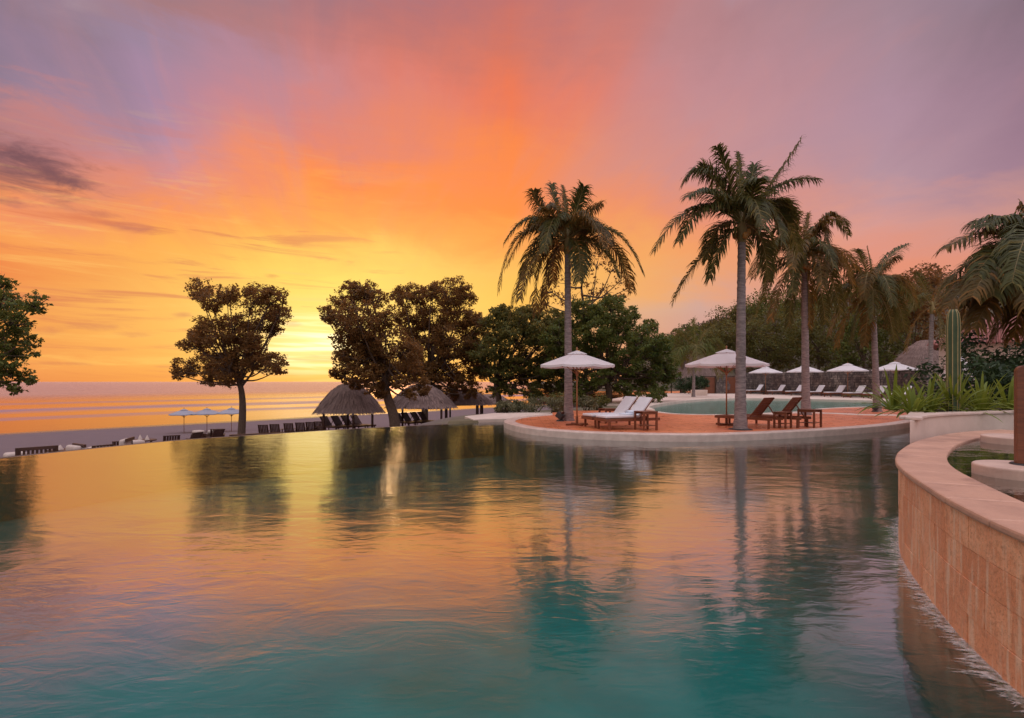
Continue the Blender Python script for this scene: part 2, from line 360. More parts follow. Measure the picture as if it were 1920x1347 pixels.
def water_mat(name, bump, scales, rough, tint=(.82, .95, .94, 1), ior=1.33, dist=.03, gain=1.0):
    m, b, out = new_mat(name)
    pos = b.n('ShaderNodeNewGeometry').outputs['Position']
    mp = b.n('ShaderNodeMapping'); mp.inputs['Scale'].default_value = scales[0]; mp.inputs['Rotation'].default_value = (0, 0, R(18)); b.put(mp.inputs[0], pos)
    mp2 = b.n('ShaderNodeMapping'); mp2.inputs['Scale'].default_value = scales[1]; mp2.inputs['Rotation'].default_value = (0, 0, R(-24)); b.put(mp2.inputs[0], pos)
    patch = b.sm(b.noise(pos, .22, 3, .5), .35, .65, .25, 1.0)
    h = b.m('ADD', b.noise(mp.outputs[0], 1, 4, .5, .8), b.m('MULTIPLY', b.m('MULTIPLY', b.noise(mp2.outputs[0], 1, 3, .55, 1.0), patch), .5))
    bn = b.n('ShaderNodeBump'); bn.inputs['Strength'].default_value = bump; bn.inputs['Distance'].default_value = dist; b.put(bn.inputs['Height'], h)
    fr = b.n('ShaderNodeFresnel'); fr.inputs['IOR'].default_value = ior; b.put(fr.inputs['Normal'], bn.outputs[0])
    gl = b.n('ShaderNodeBsdfGlossy'); gl.inputs['Roughness'].default_value = rough; b.put(gl.inputs['Normal'], bn.outputs[0])
    tr = b.n('ShaderNodeBsdfTransparent'); tr.inputs[0].default_value = tint
    mx = b.n('ShaderNodeMixShader'); b.put(mx.inputs[0], b.m('MULTIPLY', gain, b.ramp(b.m('POWER', fr.outputs[0], .5), [(0, L4(0,0,0)), (.14, L4(.03,.03,.03)), (.24, L4(.075,.075,.075)), (.285, L4(.14,.14,.14)), (.345, L4(.48,.48,.48)), (.42, L4(.76,.76,.76)), (.60, L4(.76,.76,.76)), (1, L4(.97,.97,.97))], 'LINEAR'))); b.put(mx.inputs[1], tr.outputs[0]); b.put(mx.inputs[2], gl.outputs[0])
    b.put(out.inputs[0], mx.outputs[0]); return m
M_pool = water_mat('pool_water', .30, ((.9, 1.8, 1), (3.2, 7.0, 1)), .10, (.70, .95, .94, 1))
M_fpool = water_mat('far_pool_water', .8, ((.9, 2.2, 1), (2.6, 6.5, 1)), .08, (.75, .95, .94, 1), gain=.5)
M_pool2 = water_mat('upper_pool_water', .25, ((1.5, 2.5, 1), (4, 7, 1)), .05, (.8, .86, .74, 1))
M_floor = surf('pool_tiles', L4(.004,.155,.138), L4(.007,.205,.18), .8, .6, None, .0, c3=L4(.03,.14,.105), s3=.35)
M_floor2 = surf('dark_pool_tiles', L4(.06,.075,.045), L4(.08,.09,.055), 1.5, .6)
M_bfloor = surf('far_pool_tiles', L4(.05,.32,.29), L4(.07,.38,.34), .8, .6)
# ground: sand with wet margin, garden soil inland
m, b, out = new_mat('ground'); M_ground = m
g = b.n('ShaderNodeNewGeometry').outputs['Position']
def along(v, n): 
    d = b.n('ShaderNodeVectorMath', operation='DOT_PRODUCT'); b.put(d.inputs[0], v); d.inputs[1].default_value = (n[0], n[1], 0); return d.outputs['Value']
s_ = along(g, SHN); s_ = b.m('ADD', s_, b.m('MULTIPLY', b.m('SUBTRACT', b.noise(g, .05, 4), .5), 5))
p = b.n('ShaderNodeBsdfPrincipled')
nz = b.noise(g, .7, 6, .65); sand = b.mix(nz, L4(.15,.105,.12), L4(.105,.072,.085)); 
wet = b.sm(s_, 70, 79); sand = b.mix(wet, sand, L4(.10,.07,.065))
gard = b.mix(b.noise(g, .5, 6, .65), L4(.10,.085,.04), L4(.17,.125,.075))
c = b.mix(b.sm(s_, 16, 24), gard, sand); b.put(p.inputs['Base Color'], c); b.put(p.inputs['Roughness'], b.sm(wet, 0, 1, .95, .25))
bn = b.n('ShaderNodeBump'); bn.inputs['Strength'].default_value = .5; bn.inputs['Distance'].default_value = .08; b.put(bn.inputs['Height'], b.noise(g, 2.2, 6, .65))
b.put(p.inputs['Normal'], bn.outputs[0]); b.put(out.inputs[0], p.outputs[0])
# sea: thin smooth film at the shore, breaker lines, rougher water outside
m, b, out = new_mat('sea'); M_sea = m
g = b.n('ShaderNodeNewGeometry').outputs['Position']
s0 = along(g, SHN); t0 = along(g, SHT)
wob = b.noise(b.comb(b.m('MULTIPLY', s0, .006), b.m('MULTIPLY', t0, .009), 0), 1.0, 4, .5)
ss = b.m('ADD', s0, b.m('MULTIPLY', b.m('SUBTRACT', wob, .5), 26))
fine = b.noise(b.comb(b.m('MULTIPLY', s0, .12), b.m('MULTIPLY', t0, .02), 3), 1.0, 5, .6)
def band(c0, w, soft=.6):
    q = b.m('ABSOLUTE', b.m('SUBTRACT', ss, c0)); return b.sm(q, w, w*soft*.3)
br = None
for c0, w, a in ((108, 8, .75), (139, 15, 1.0), (182, 14, .6)):
    x = b.m('MULTIPLY', b.m('MULTIPLY', band(c0, w), a), b.sm(fine, .30, .62, .45, 1.0)); br = x if br is None else b.m('MAXIMUM', br, x)
fm = b.n('ShaderNodeBsdfDiffuse'); fm.inputs[0].default_value = L4(.25,.19,.27)
rg = b.sm(ss, 120, 330, .06, .34)
wv = b.noise(b.comb(b.m('MULTIPLY', s0, .16), b.m('MULTIPLY', t0, .035), 0), 1.0, 5, .6)
bn = b.n('ShaderNodeBump'); b.put(bn.inputs['Strength'], b.sm(ss, 115, 300, .03, .8)); bn.inputs['Distance'].default_value = 1.2; b.put(bn.inputs['Height'], wv)
gl = b.n('ShaderNodeBsdfGlossy'); b.put(gl.inputs['Roughness'], rg); b.put(gl.inputs['Normal'], bn.outputs[0])
gl.inputs[0].default_value = L4(.97,.78,.70)
df = b.n('ShaderNodeBsdfDiffuse'); df.inputs[0].default_value = L4(.13,.045,.04)
fr = b.n('ShaderNodeFresnel'); fr.inputs[0].default_value = 1.34; b.put(fr.inputs['Normal'], bn.outputs[0])
mx = b.n('ShaderNodeMixShader'); b.put(mx.inputs[0], fr.outputs[0]); b.put(mx.inputs[1], df.outputs[0]); b.put(mx.inputs[2], gl.outputs[0])
mx2 = b.n('ShaderNodeMixShader'); b.put(mx2.inputs[0], b.m('MULTIPLY', br, .85)); b.put(mx2.inputs[1], mx.outputs[0]); b.put(mx2.inputs[2], fm.outputs[0]); b.put(out.inputs[0], mx2.outputs[0])
# foam: broken white water, patchily see-through
m, b, out = new_mat('foam'); M_foam = m
df = b.n('ShaderNodeBsdfDiffuse'); df.inputs[0].default_value = L4(.75,.68,.66); tr = b.n('ShaderNodeBsdfTransparent'); mx = b.n('ShaderNodeMixShader')
b.put(mx.inputs[0], b.sm(b.noise(b.n('ShaderNodeTexCoord').outputs['Object'], 22, 4, .6), .36, .68, .06, .42)); b.put(mx.inputs[1], tr.outputs[0]); b.put(mx.inputs[2], df.outputs[0]); b.put(out.inputs[0], mx.outputs[0])

# ================================================================== SETTING
def inside(poly, X, Y):
    c = np.zeros(X.shape, bool); n = len(poly)
    for i in range(n):
        x0, y0 = poly[i][:2]; x1, y1 = poly[(i+1) % n][:2]
        if y0 == y1: continue
        k = ((y0 > Y) != (y1 > Y)) & (X < (x1-x0)*(Y-y0)/(y1-y0)+x0); c ^= k
    return c
def offset_poly(poly, d):
    P = [np.array(p[:2]) for p in poly]; n = len(P); out = []
    ar = sum(P[i][0]*P[(i+1) % n][1]-P[(i+1) % n][0]*P[i][1] for i in range(n)); sg = 1 if ar > 0 else -1
    for i in range(n):
        t = P[(i+1) % n]-P[i-1]; t /= np.linalg.norm(t); out.append(P[i]+np.array((t[1], -t[0]))*d*sg)
    return out
EDGE = spline([(-13.2,-9), (-13.4,-3), (-13.2,3), (-12.5,7.5), (-11.0,11.46), (-9.4,14.9), (-7.7,16.6), (-5.87,18.3), (-3.6,19.9), (-1.29,21.4), (0.1,22.3)], 6)
POOL = EDGE+[np.array(p) for p in ((2,21.4), (14,21.4), (19,19), (19,-9))]
BACK = spline([(7.0,26.2), (7.5,24.1), (9.2,23.5), (11.5,24.2), (14,26), (16.5,28.6), (19.5,30.4), (23,31.3), (26,33.5), (26.6,38), (22,43), (17,43.6), (12.4,38.4), (9.2,33), (7.5,29.2), (7.0,26.2)], 4)[:-1]
def axis(lo, a, b_, hi, st):
    v = list(np.arange(a, b_+1e-6, st)); s = st
    x = a
    L = []
    while x > lo: s *= 1.16; x -= s; L.append(x)
    s = st; x = b_; H = []
    while x < hi: s *= 1.16; x += s; H.append(x)
    return np.array(L[::-1]+v+H)
gx = axis(-1200, -18, 34, 1500, .5); gy = axis(-400, -10, 50, 1800, .5)
GX, GY = np.meshgrid(gx, gy); GZ = land_z(GX, GY)
sG = GX*SHN[0]+GY*SHN[1]; tG = GX*SHT[0]+GY*SHT[1]
GZ = np.where((sG >= 12) & (tG < 14), beach_z(sG), GZ)
low = inside(offset_poly(BACK, .35), GX, GY) | inside(POOL, GX, GY) | ((sG < 15.5) & (GY < 19) & (GX < 16))
GZ = np.where(low, -2.2, GZ)
ny, nx = GX.shape; idx = np.arange(nx*ny).reshape(ny, nx)
Fq = np.stack([idx[:-1,:-1], idx[:-1,1:], idx[1:,1:], idx[1:,:-1]], -1).reshape(-1, 4)
o = quads('ground', np.stack([GX, GY, GZ], -1).reshape(-1, 3), Fq, M_ground); tag(o, kind='structure')
# sea
sv = np.array([60, 90, 110, 130, 150, 180, 220, 300, 500, 900, 2000, 6000, 25000.]); tv = np.array([-40000, -8000, -2000, -600, -200, 0, 200, 600, 2000, 8000, 40000.])
Vs = []
for a in sv:
    for t_ in tv: Vs.append((a*SHN[0]+t_*SHT[0], a*SHN[1]+t_*SHT[1], -4.0))
idx = np.arange(len(Vs)).reshape(len(sv), len(tv)); Fq = np.stack([idx[:-1,:-1], idx[1:,:-1], idx[1:,1:], idx[:-1,1:]], -1).reshape(-1, 4)[:, ::-1]
tag(quads('sea', np.array(Vs), Fq, M_sea), kind='structure')
# main pool
def sheet(name, poly, z, mat, kind='structure'):
    mb = MB(); mb.add([(p[0], p[1], z) for p in poly], [tuple(range(len(poly)))])
    o = mb.build(name, mat)
    if o.data.polygons[0].normal.z < 0: o.data.flip_normals()
    return tag(o, kind=kind)
sheet('pool_water', POOL, 0.0, M_pool)
sheet('pool_floor', POOL, -1.35, M_floor)
def band_mesh(path, w0, w1, z0, z1, closed=False):
    """solid band following a plan path, from offset w0 to w1 (left of travel positive)"""
    P = [np.array(p[:2], float) for p in path]; n = len(P); mb = MB(); rows = []
    for i in range(n):
        a = P[(i-1) % n] if closed or i > 0 else P[0]; c = P[(i+1) % n] if closed or i < n-1 else P[-1]
        t = c-a; t /= np.linalg.norm(t); nn = np.array((-t[1], t[0])); q0, q1 = P[i]+nn*w0, P[i]+nn*w1
        rows.append([(q0[0], q0[1], z0), (q1[0], q1[1], z0), (q1[0], q1[1], z1), (q0[0], q0[1], z1)])
    fs = []
    for i in range(n if closed else n-1):
        j = (i+1) % n
        for k in range(4): fs.append((i*4+k, i*4+(k+1) % 4, j*4+(k+1) % 4, j*4+k))
    if not closed: fs += [(0, 3, 2, 1), ((n-1)*4, (n-1)*4+1, (n-1)*4+2, (n-1)*4+3)]
    return mb.add([v for r in rows for v in r], fs)
o = band_mesh(EDGE, 0.0, .32, -1.9, -.012).build('pool_edge', M_weir); tag(o, kind='structure')
o = band_mesh(EDGE, -.06, -.004, -1.34, -.03).build('pool_inner_wall', M_floor); tag(o, kind='structure')
# island deck with its pale kerb
KERB = spline([(1.8,23.4), (.55,21.6), (.10,19.8), (.35,18.2), (.95,16.8), (1.9,15.85), (2.95,15.35), (4.4,15.05), (5.9,15.15), (8.0,15.9), (11.0,17.35), (13.2,18.8), (15.3,20.6), (18,23), (21.5,26)], 8)
DECK = KERB+[np.array(p) for p in ((24,29), (22,31.2))]+[BACK[i] for i in range(27, -1, -1)]+[np.array(p) for p in ((6.3,27.5), (3,26.8), (1.9,25.2))]
o = MB().prism(DECK, -1.4, .19).build('terrace_deck', M_deck); tag(o, kind='structure')
o = bevel(band_mesh(KERB, -.40, .03, -1.4, .206).build('deck_kerb', M_kerb), .03); tag(o, kind='structure')
o = bevel(band_mesh(KERB, .03, .05, -1.3, .10).build('kerb_waterline_tiles', M_floor), .004); tag(o, kind='structure')
WALK = [(-1.55,21.55), (-2.1,23.6), (-.9,25.9), (2.4,26.9), (3.2,25.6), (1.7,23.2), (.6,21.5), (.1,22.1), (-.7,21.9)]
o = bevel(MB().prism(WALK, -1.0, .125).build('walkway', M_pale), .02); tag(o, kind='structure')
# far pool
sheet('far_pool_water', BACK, .10, M_fpool); sheet('far_pool_floor', BACK, -1.2, M_bfloor)
ccw = sum(BACK[i][0]*BACK[(i+1) % len(BACK)][1]-BACK[(i+1) % len(BACK)][0]*BACK[i][1] for i in range(len(BACK))) > 0
sg = -1 if ccw else 1
o = bevel(band_mesh(BACK[29:]+BACK[:1], -.02*sg, 1.1*sg, -1.5, .30).build('far_pool_kerb', M_pale), .03); tag(o, kind='structure')
o = bevel(band_mesh(BACK[:30], -.02*sg, .28*sg, -1.5, .212).build('far_pool_rim', M_pale), .01); tag(o, kind='structure')
o = MB().prism([(27.6,33), (28.2,39), (23,44.6), (16.6,45), (11.6,39.6), (7.8,33.4), (5,36), (12,55), (18,67), (31,73), (38,47), (40,30), (27,28), (24.4,29.4)], -1.0, .17).build('patio', M_pale); tag(o, kind='structure')
# pale curved strip let into the deck beside the right loungers
STRIP = spline([(9.2,22.5), (10.6,23.6), (12.0,24.4), (13.2,24.0), (14.0,22.9), (15.6,22.6)], 6)
o = band_mesh([(p[0]+1.2, p[1]+.2) for p in STRIP], 0, .9, .10, .199).build('deck_inlay', M_pale); tag(o, kind='structure')
# ------------------------------------------------------------------ hill
hx = np.linspace(10, 420, 84); hy = np.linspace(95, 420, 50); HX, HY = np.meshgrid(hx, hy)
ridge = np.interp(HX/np.maximum(HY, 1)*1000+960, [1160, 1235, 1290, 1380, 1480, 1600, 1740, 1900, 2100, 2600], [0, 13, 18, 23, 26, 28, 33, 36, 38, 40])
prof = np.interp(HY, [95, 112, 140, 165, 240, 420], [0, .25, .8, 1.0, 1.05, .5])
HZ = ridge*prof*.93+np.array([[1.2*math.sin(a*.11+b_*.07)+.8*math.sin(a*.23-b_*.17) for a in hx] for b_ in hy])*prof
idx = np.arange(HX.size).reshape(HX.shape); Fq = np.stack([idx[:-1,:-1], idx[:-1,1:], idx[1:,1:], idx[1:,:-1]], -1).reshape(-1, 4)
M_hill = surf('hill_soil', L4(.10,.07,.045), L4(.06,.05,.03), .2, .95, None, .6, 1.0)
tag(quads('hill', np.stack([HX, HY, HZ], -1).reshape(-1, 3), Fq, M_hill, smooth=True), kind='structure')
def hill_z(x, y):
    i = min(max(int((x-10)/(410/83)), 0), 83); j = min(max(int((y-95)/(325/49)), 0), 49); return HZ[j, i]

# ================================================================== FOLIAGE
def leaf_cloud(cent, size, up=.4, aspect=.55):
    """diamond leaves at the given centres, random facing with an upward bias"""
    n = len(cent); nrm = RNG.normal(size=(n, 3)); nrm[:, 2] = np.abs(nrm[:, 2])+up; nrm /= np.linalg.norm(nrm, axis=1)[:, None]
    a = RNG.normal(size=(n, 3)); a -= nrm*(a*nrm).sum(1)[:, None]; a /= np.linalg.norm(a, axis=1)[:, None]; c = np.cross(nrm, a)
    L = (size*(.35+1.15*RNG.random(n)**1.5))[:, None]*.5
    bend = nrm*L*.25
    V = np.stack([cent-a*L-bend, cent+c*L*aspect, cent+a*L-bend, cent-c*L*aspect], 1).reshape(-1, 3)
    return V, np.arange(4*n).reshape(n, 4)
def clump_points(c, r, n, k, squash=.8, cr=.30, shell=.55):
    """n points in k sub-clumps spread over the shell of a blob"""
    d = RNG.normal(size=(k, 3)); d /= np.linalg.norm(d, axis=1)[:, None]
    cc = np.array(c)+d*np.array((r, r, r*squash))*(shell+(1-shell)*RNG.random(k))[:, None]
    w = RNG.integers(0, k, n); e = RNG.normal(size=(n, 3)); e /= np.linalg.norm(e, axis=1)[:, None]
    return cc[w]+e*(RNG.random(n)**.5)[:, None]*np.array((1, 1, .72))*cr*r
def tree(name, label, cat, D, base_px, trunk, blobs, leaf=.2, dens=420, mat=None, group='broadleaf trees', depth=.75, tr_r=.2, bark=None, cr=.30, branch_r=.05, fill=1, ground=None):
    """trunk: list of (px,py); blobs: (px,py,radius px [,depth offset m])"""
    bx = (base_px-960)/1000*D; bz = ground if ground is not None else lz(bx, D)
    root = thing(name, (bx, D, bz), label, cat, group); O = np.array((bx, D, bz))
    tp = [Vector((bx, D, bz-.15))]+[PX(x, y, D) for x, y in trunk]; tp = [Vector(p) for p in spline(tp, 4)]
    mb = MB(); n = len(tp)
    mb.tube([p-Vector(O) for p in tp], [tr_r*(1.25 if i == 0 else 1)*(1-.55*i/(n-1)) for i in range(n)], 9)
    cen = []; half = max(abs(q[0]-sum(z[0] for z in blobs)/len(blobs)) for q in blobs)/1000*D
    pts = []
    for q in blobs:
        r = q[2]/1000*D; do = q[3] if len(q) > 3 else random.uniform(-1, 1)*half*depth*.7
        c = np.array(PX(q[0], q[1], D))+np.array((0, do, 0)); c[0] += do*(q[0]-960)/1000; c[2] += do*(716-q[1])/1000
        cen.append((c, r))
        for e in range(fill):
            r2 = r*random.uniform(.55, .8); d2 = random.uniform(-1, 1)*half*depth
            cc = np.array(PX(q[0], q[1], D))+np.array((d2*(q[0]-960)/1000+random.uniform(-.3, .3)*r, d2, d2*(716-q[1])/1000+random.uniform(-.35, .2)*r)); cen.append((cc, r2))
    for c, r in cen:
        pts.append(clump_points(c, r, int(dens*1.35*r*r)+30, max(7, int(16+6*r)), cr=cr))
        # limb
        st = tp[random.randint(int(n*.55), n-1)]; en = Vector(c); md = (st+en)/2+Vector((random.uniform(-.2, .2), random.uniform(-.2, .2), -.12*(en-st).length))
        pa = [Vector(p) for p in spline([st, md, en], 4)]; m_ = len(pa)
        mb.tube([p-Vector(O) for p in pa], [branch_r*1.6*(1-.75*i/(m_-1)) for i in range(m_)], 6)
        for e in range(6):
            tw = Vector(c)+Vector(RNG.normal(size=3)).normalized()*r*.8
            mb.tube([Vector(c)-Vector(O)-(en-md)*.2, (Vector(c)+tw)/2-Vector(O)+Vector((0, 0, -.05)), tw-Vector(O)], [branch_r*.5, branch_r*.35, branch_r*.15], 5)
    mb.build('trunk', bark or M_bark, root, smooth=True)
    V, F = leaf_cloud(np.concatenate(pts)-O, leaf)
    quads('crown', V, F, mat or M_leaf_back, root)
    return root
tree('broadleaf_tree', 'tree cut by the edge of the photo, branches reaching in over the sea', 'tree', 22, -140, [(-120,700), (-90,620)],
     [(10,560,46), (70,568,26), (30,600,38), (-20,620,60), (50,640,24), (10,665,46), (40,655,28), (20,705,34), (55,712,14), (30,730,14), (-40,560,60), (-60,690,60), (0,530,26), (-90,640,70)], leaf=.16, dens=600, mat=M_leaf_green)
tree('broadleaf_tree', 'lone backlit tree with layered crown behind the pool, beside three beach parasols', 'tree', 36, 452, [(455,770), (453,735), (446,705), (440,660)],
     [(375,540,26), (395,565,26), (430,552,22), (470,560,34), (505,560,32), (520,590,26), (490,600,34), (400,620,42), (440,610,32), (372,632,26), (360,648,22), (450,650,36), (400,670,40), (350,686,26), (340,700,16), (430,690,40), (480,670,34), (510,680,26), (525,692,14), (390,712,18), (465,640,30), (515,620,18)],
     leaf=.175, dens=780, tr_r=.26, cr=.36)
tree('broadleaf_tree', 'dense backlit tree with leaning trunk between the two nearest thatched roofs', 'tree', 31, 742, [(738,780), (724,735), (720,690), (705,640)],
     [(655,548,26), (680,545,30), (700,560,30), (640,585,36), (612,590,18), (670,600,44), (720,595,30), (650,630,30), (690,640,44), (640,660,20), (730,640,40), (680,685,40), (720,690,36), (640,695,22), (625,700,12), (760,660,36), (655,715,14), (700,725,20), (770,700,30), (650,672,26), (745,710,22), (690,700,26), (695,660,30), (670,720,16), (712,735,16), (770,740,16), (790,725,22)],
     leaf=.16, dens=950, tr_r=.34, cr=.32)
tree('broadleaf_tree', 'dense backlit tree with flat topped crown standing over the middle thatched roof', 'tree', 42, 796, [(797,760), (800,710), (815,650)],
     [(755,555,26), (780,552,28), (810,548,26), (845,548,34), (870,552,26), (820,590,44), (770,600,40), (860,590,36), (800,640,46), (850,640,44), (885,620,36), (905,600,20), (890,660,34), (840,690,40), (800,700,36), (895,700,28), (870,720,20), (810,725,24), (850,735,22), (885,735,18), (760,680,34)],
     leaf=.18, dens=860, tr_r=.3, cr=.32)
tree('broadleaf_tree', 'green brown tree with crooked trunk left of the tall palm at the deck end', 'tree', 40, 937, [(935,745), (930,715), (940,680)],
     [(945,590,22), (975,595,26), (1005,585,22), (930,620,34), (970,630,40), (1010,625,36), (1040,610,26), (915,660,34), (960,670,40), (1000,670,40), (1040,660,34), (955,730,20), (1000,735,22), (925,735,16), (1040,730,20), (900,640,30), (985,600,34), (1040,600,30), (1060,635,34), (935,600,30), (930,700,26), (985,705,30), (1030,700,30), (905,690,20)],
     leaf=.19, dens=740, mat=M_leaf_mid, tr_r=.26, cr=.30)
tree('broadleaf_tree', 'spreading green tree with forked stems behind the white cushioned loungers', 'tree', 38, 1140, [(1142,735), (1138,715), (1150,680)],
     [(1045,640,34), (1030,690,32), (1095,590,34), (1140,590,36), (1175,590,26), (1210,640,34), (1235,650,30), (1255,700,24), (1080,740,18), (1185,738,18), (1235,735,20), (1055,720,20), (1100,725,22), (1165,725,20), (1215,722,20), (1085,600,30), (1120,585,24), (1150,570,22), (1110,630,44), (1160,620,40), (1200,630,34), (1220,610,18), (1070,650,40), (1130,665,46), (1180,665,44), (1225,660,34), (1245,680,26), (1080,700,32), (1130,705,34), (1190,705,34), (1235,700,28), (1060,690,26), (1050,620,26)],
     leaf=.19, dens=760, mat=M_leaf_green, tr_r=.28, cr=.30)
tree('broadleaf_tree', 'thin open tree of bare twigs and sparse leaves rising behind the palm crown', 'tree', 46, 1100, [(1098,700), (1096,600), (1090,540)],
     [(1030,545,20), (1060,530,22), (1090,500,24), (1120,490,24), (1150,500,18), (1165,525,16), (1110,540,24), (1140,545,20), (1165,560,16), (1180,540,12), (1050,560,20), (1075,555,20), (1160,580,18), (1020,570,14)],
     leaf=.27, dens=52, mat=M_leaf_back, tr_r=.2, cr=.32, branch_r=.06, fill=0)
for (px, D, lab, bl, mt) in (
   (1345, 84, 'bushy tree above the wooden doors, left of the lower stone wall end', [(1330,640,34), (1365,625,34), (1345,670,36), (1390,650,30), (1310,665,22)], M_leaf_mid),
   (1440, 82, 'olive tree behind the stone wall, between the two tall palm trunks', [(1410,620,36), (1450,600,34), (1430,655,38), (1475,640,36), (1400,670,28), (1460,680,26)], M_leaf_mid),
   (1535, 76, 'rounded tree with yellowish leaves behind the stone wall and second far parasol', [(1500,610,36), (1540,590,36), (1525,650,42), (1570,640,38), (1550,680,26), (1500,675,26)], M_leaf_mid),
   (1620, 70, 'dark green tree behind the stone wall and third far parasol', [(1590,600,36), (1630,585,40), (1610,650,42), (1655,630,40), (1590,685,24), (1650,675,28)], M_leaf_green),
   (1710, 66, 'tall dark tree on the rise above the purple thatched roof', [(1690,540,32), (1730,515,28), (1755,520,26), (1720,565,42), (1680,590,40), (1760,560,36), (1740,610,40)], M_leaf_back),
   (1480, 92, 'dark tree standing behind the olive tree and the fruiting palm', [(1440,575,40), (1490,570,40), (1530,560,36), (1460,640,46), (1510,630,46)], M_leaf_green),
   (1665, 80, 'broad dark tree behind the slim leaning palm', [(1600,560,36), (1650,550,40), (1690,570,36), (1640,620,46), (1690,630,44)], M_leaf_green),
   (1390, 96, 'pale brown tree on the hill foot behind the tallest palm trunk', [(1360,600,34), (1400,585,34), (1385,640,40), (1330,625,30)], M_leaf_mid),
   (1280, 70, 'round green tree beside the low thatched slope at the far pool', [(1262,640,24), (1290,625,26), (1315,640,24), (1275,665,24)], M_leaf_green)):
    tree('broadleaf_tree', lab, 'tree', D, px, [(px, 690), (px-4, 650)], bl, leaf=.36, dens=95, mat=mt, tr_r=.25, cr=.34, ground=.08, group='trees behind the stone wall')
# wooded hillside, one mass (carried on past the frame)
pts = []
for q_ in range(2300):
    d = random.uniform(104, 215); px = random.uniform(1190, 2120) if q_ < 1500 else random.uniform(2100, 3300); x = (px-960)/1000*d; z = hill_z(x, d)
    r = random.uniform(1.5, 3.0); pts.append(clump_points((x, d, z+r*.6), r, 54, 9, cr=.42))
V, F = leaf_cloud(np.concatenate(pts), .95); tag(quads('hillside_forest', V, F, M_leaf_hill), 'wooded hillside of dry brown green trees behind the resort', 'woods', None, 'stuff')
def bush(name, label, x, y, z, rx, h, leaf, n, mat, group='garden shrubs', squash=.7, aspect=.5, cat='shrub', blobs=5):
    root = thing(name, (x, y, z), label, cat, group); pts = []; mb = MB()
    for k in range(blobs):
        c = (random.uniform(-.6, .6)*rx, random.uniform(-.5, .5)*rx*.7, h*random.uniform(.35, .62)); r = min(h*.5, rx*.6)*random.uniform(.8, 1.15)
        pts.append(clump_points(c, r, n//blobs, 14, squash, .38)); mb.tube([(c[0]*.2, c[1]*.2, -.05), (c[0]*.6, c[1]*.6, c[2]*.5), c], [.03, .022, .01], 5)
    mb.build('stem', M_bark, root, True)
    P = np.concatenate(pts); P[:, 2] = np.maximum(P[:, 2], .03); V, F = leaf_cloud(P, leaf, .3, aspect); quads('foliage', V, F, mat, root); return root
for (px, y, rx, h, lab, mt) in (
   (948, 26.4, .8, .75, 'low pale green shrub at the walkway end nearest the thatched roofs', M_grassy), (972, 27.5, .9, .8, 'low pale shrub second along the walkway from the thatched roofs', M_grassy),
   (1003, 27.0, 1.0, .95, 'grey green shrub in the middle of the walkway bed', M_grassy), (1033, 26.0, .8, 1.0, 'upright grey green shrub touching the deck palm trunk', M_grassy),
   (1098, 27.6, .9, .95, 'pale shrub between the parasol pole and the white loungers', M_grassy), (1118, 29.5, .9, .9, 'green shrub directly behind the white cushioned loungers', M_leaf_mid),
   (1052, 29.5, 1.0, 1.2, 'olive shrub behind the deck palm trunk', M_leaf_mid), (975, 34, 1.3, 1.0, 'low dark green hedge clump beyond the walkway', M_leaf_dark)):
    x = (px-960)/1000*y; bush('shrub', lab, x, y, max(lz(x, y), .05) if y < 30 else lz(x, y), rx, h, .11, 1500, mt)
bush('hedge', 'dark clipped hedge beside the wooden doors at the far pool', 21.2, 63, .15, 2.3, 2.3, .2, 5200, M_leaf_dark, None, .85, cat='hedge', blobs=7)
bush('shrub', 'leafy bush with pale flowers left of the far pool', 9.0, 34.5, .15, .9, 1.15, .12, 1300, M_leaf_green)
bush('hedge', 'tall dark hedge behind the planter beside the cactus', 14.0, 13.8, .1, 2.7, 2.75, .13, 15000, M_leaf_dark, None, .95, cat='hedge', blobs=11)
bush('hedge', 'dark shrubbery above the planter at the frame side', 10.9, 11.4, .1, 1.5, 2.3, .11, 9000, M_leaf_dark, None, .95, cat='hedge', blobs=7)

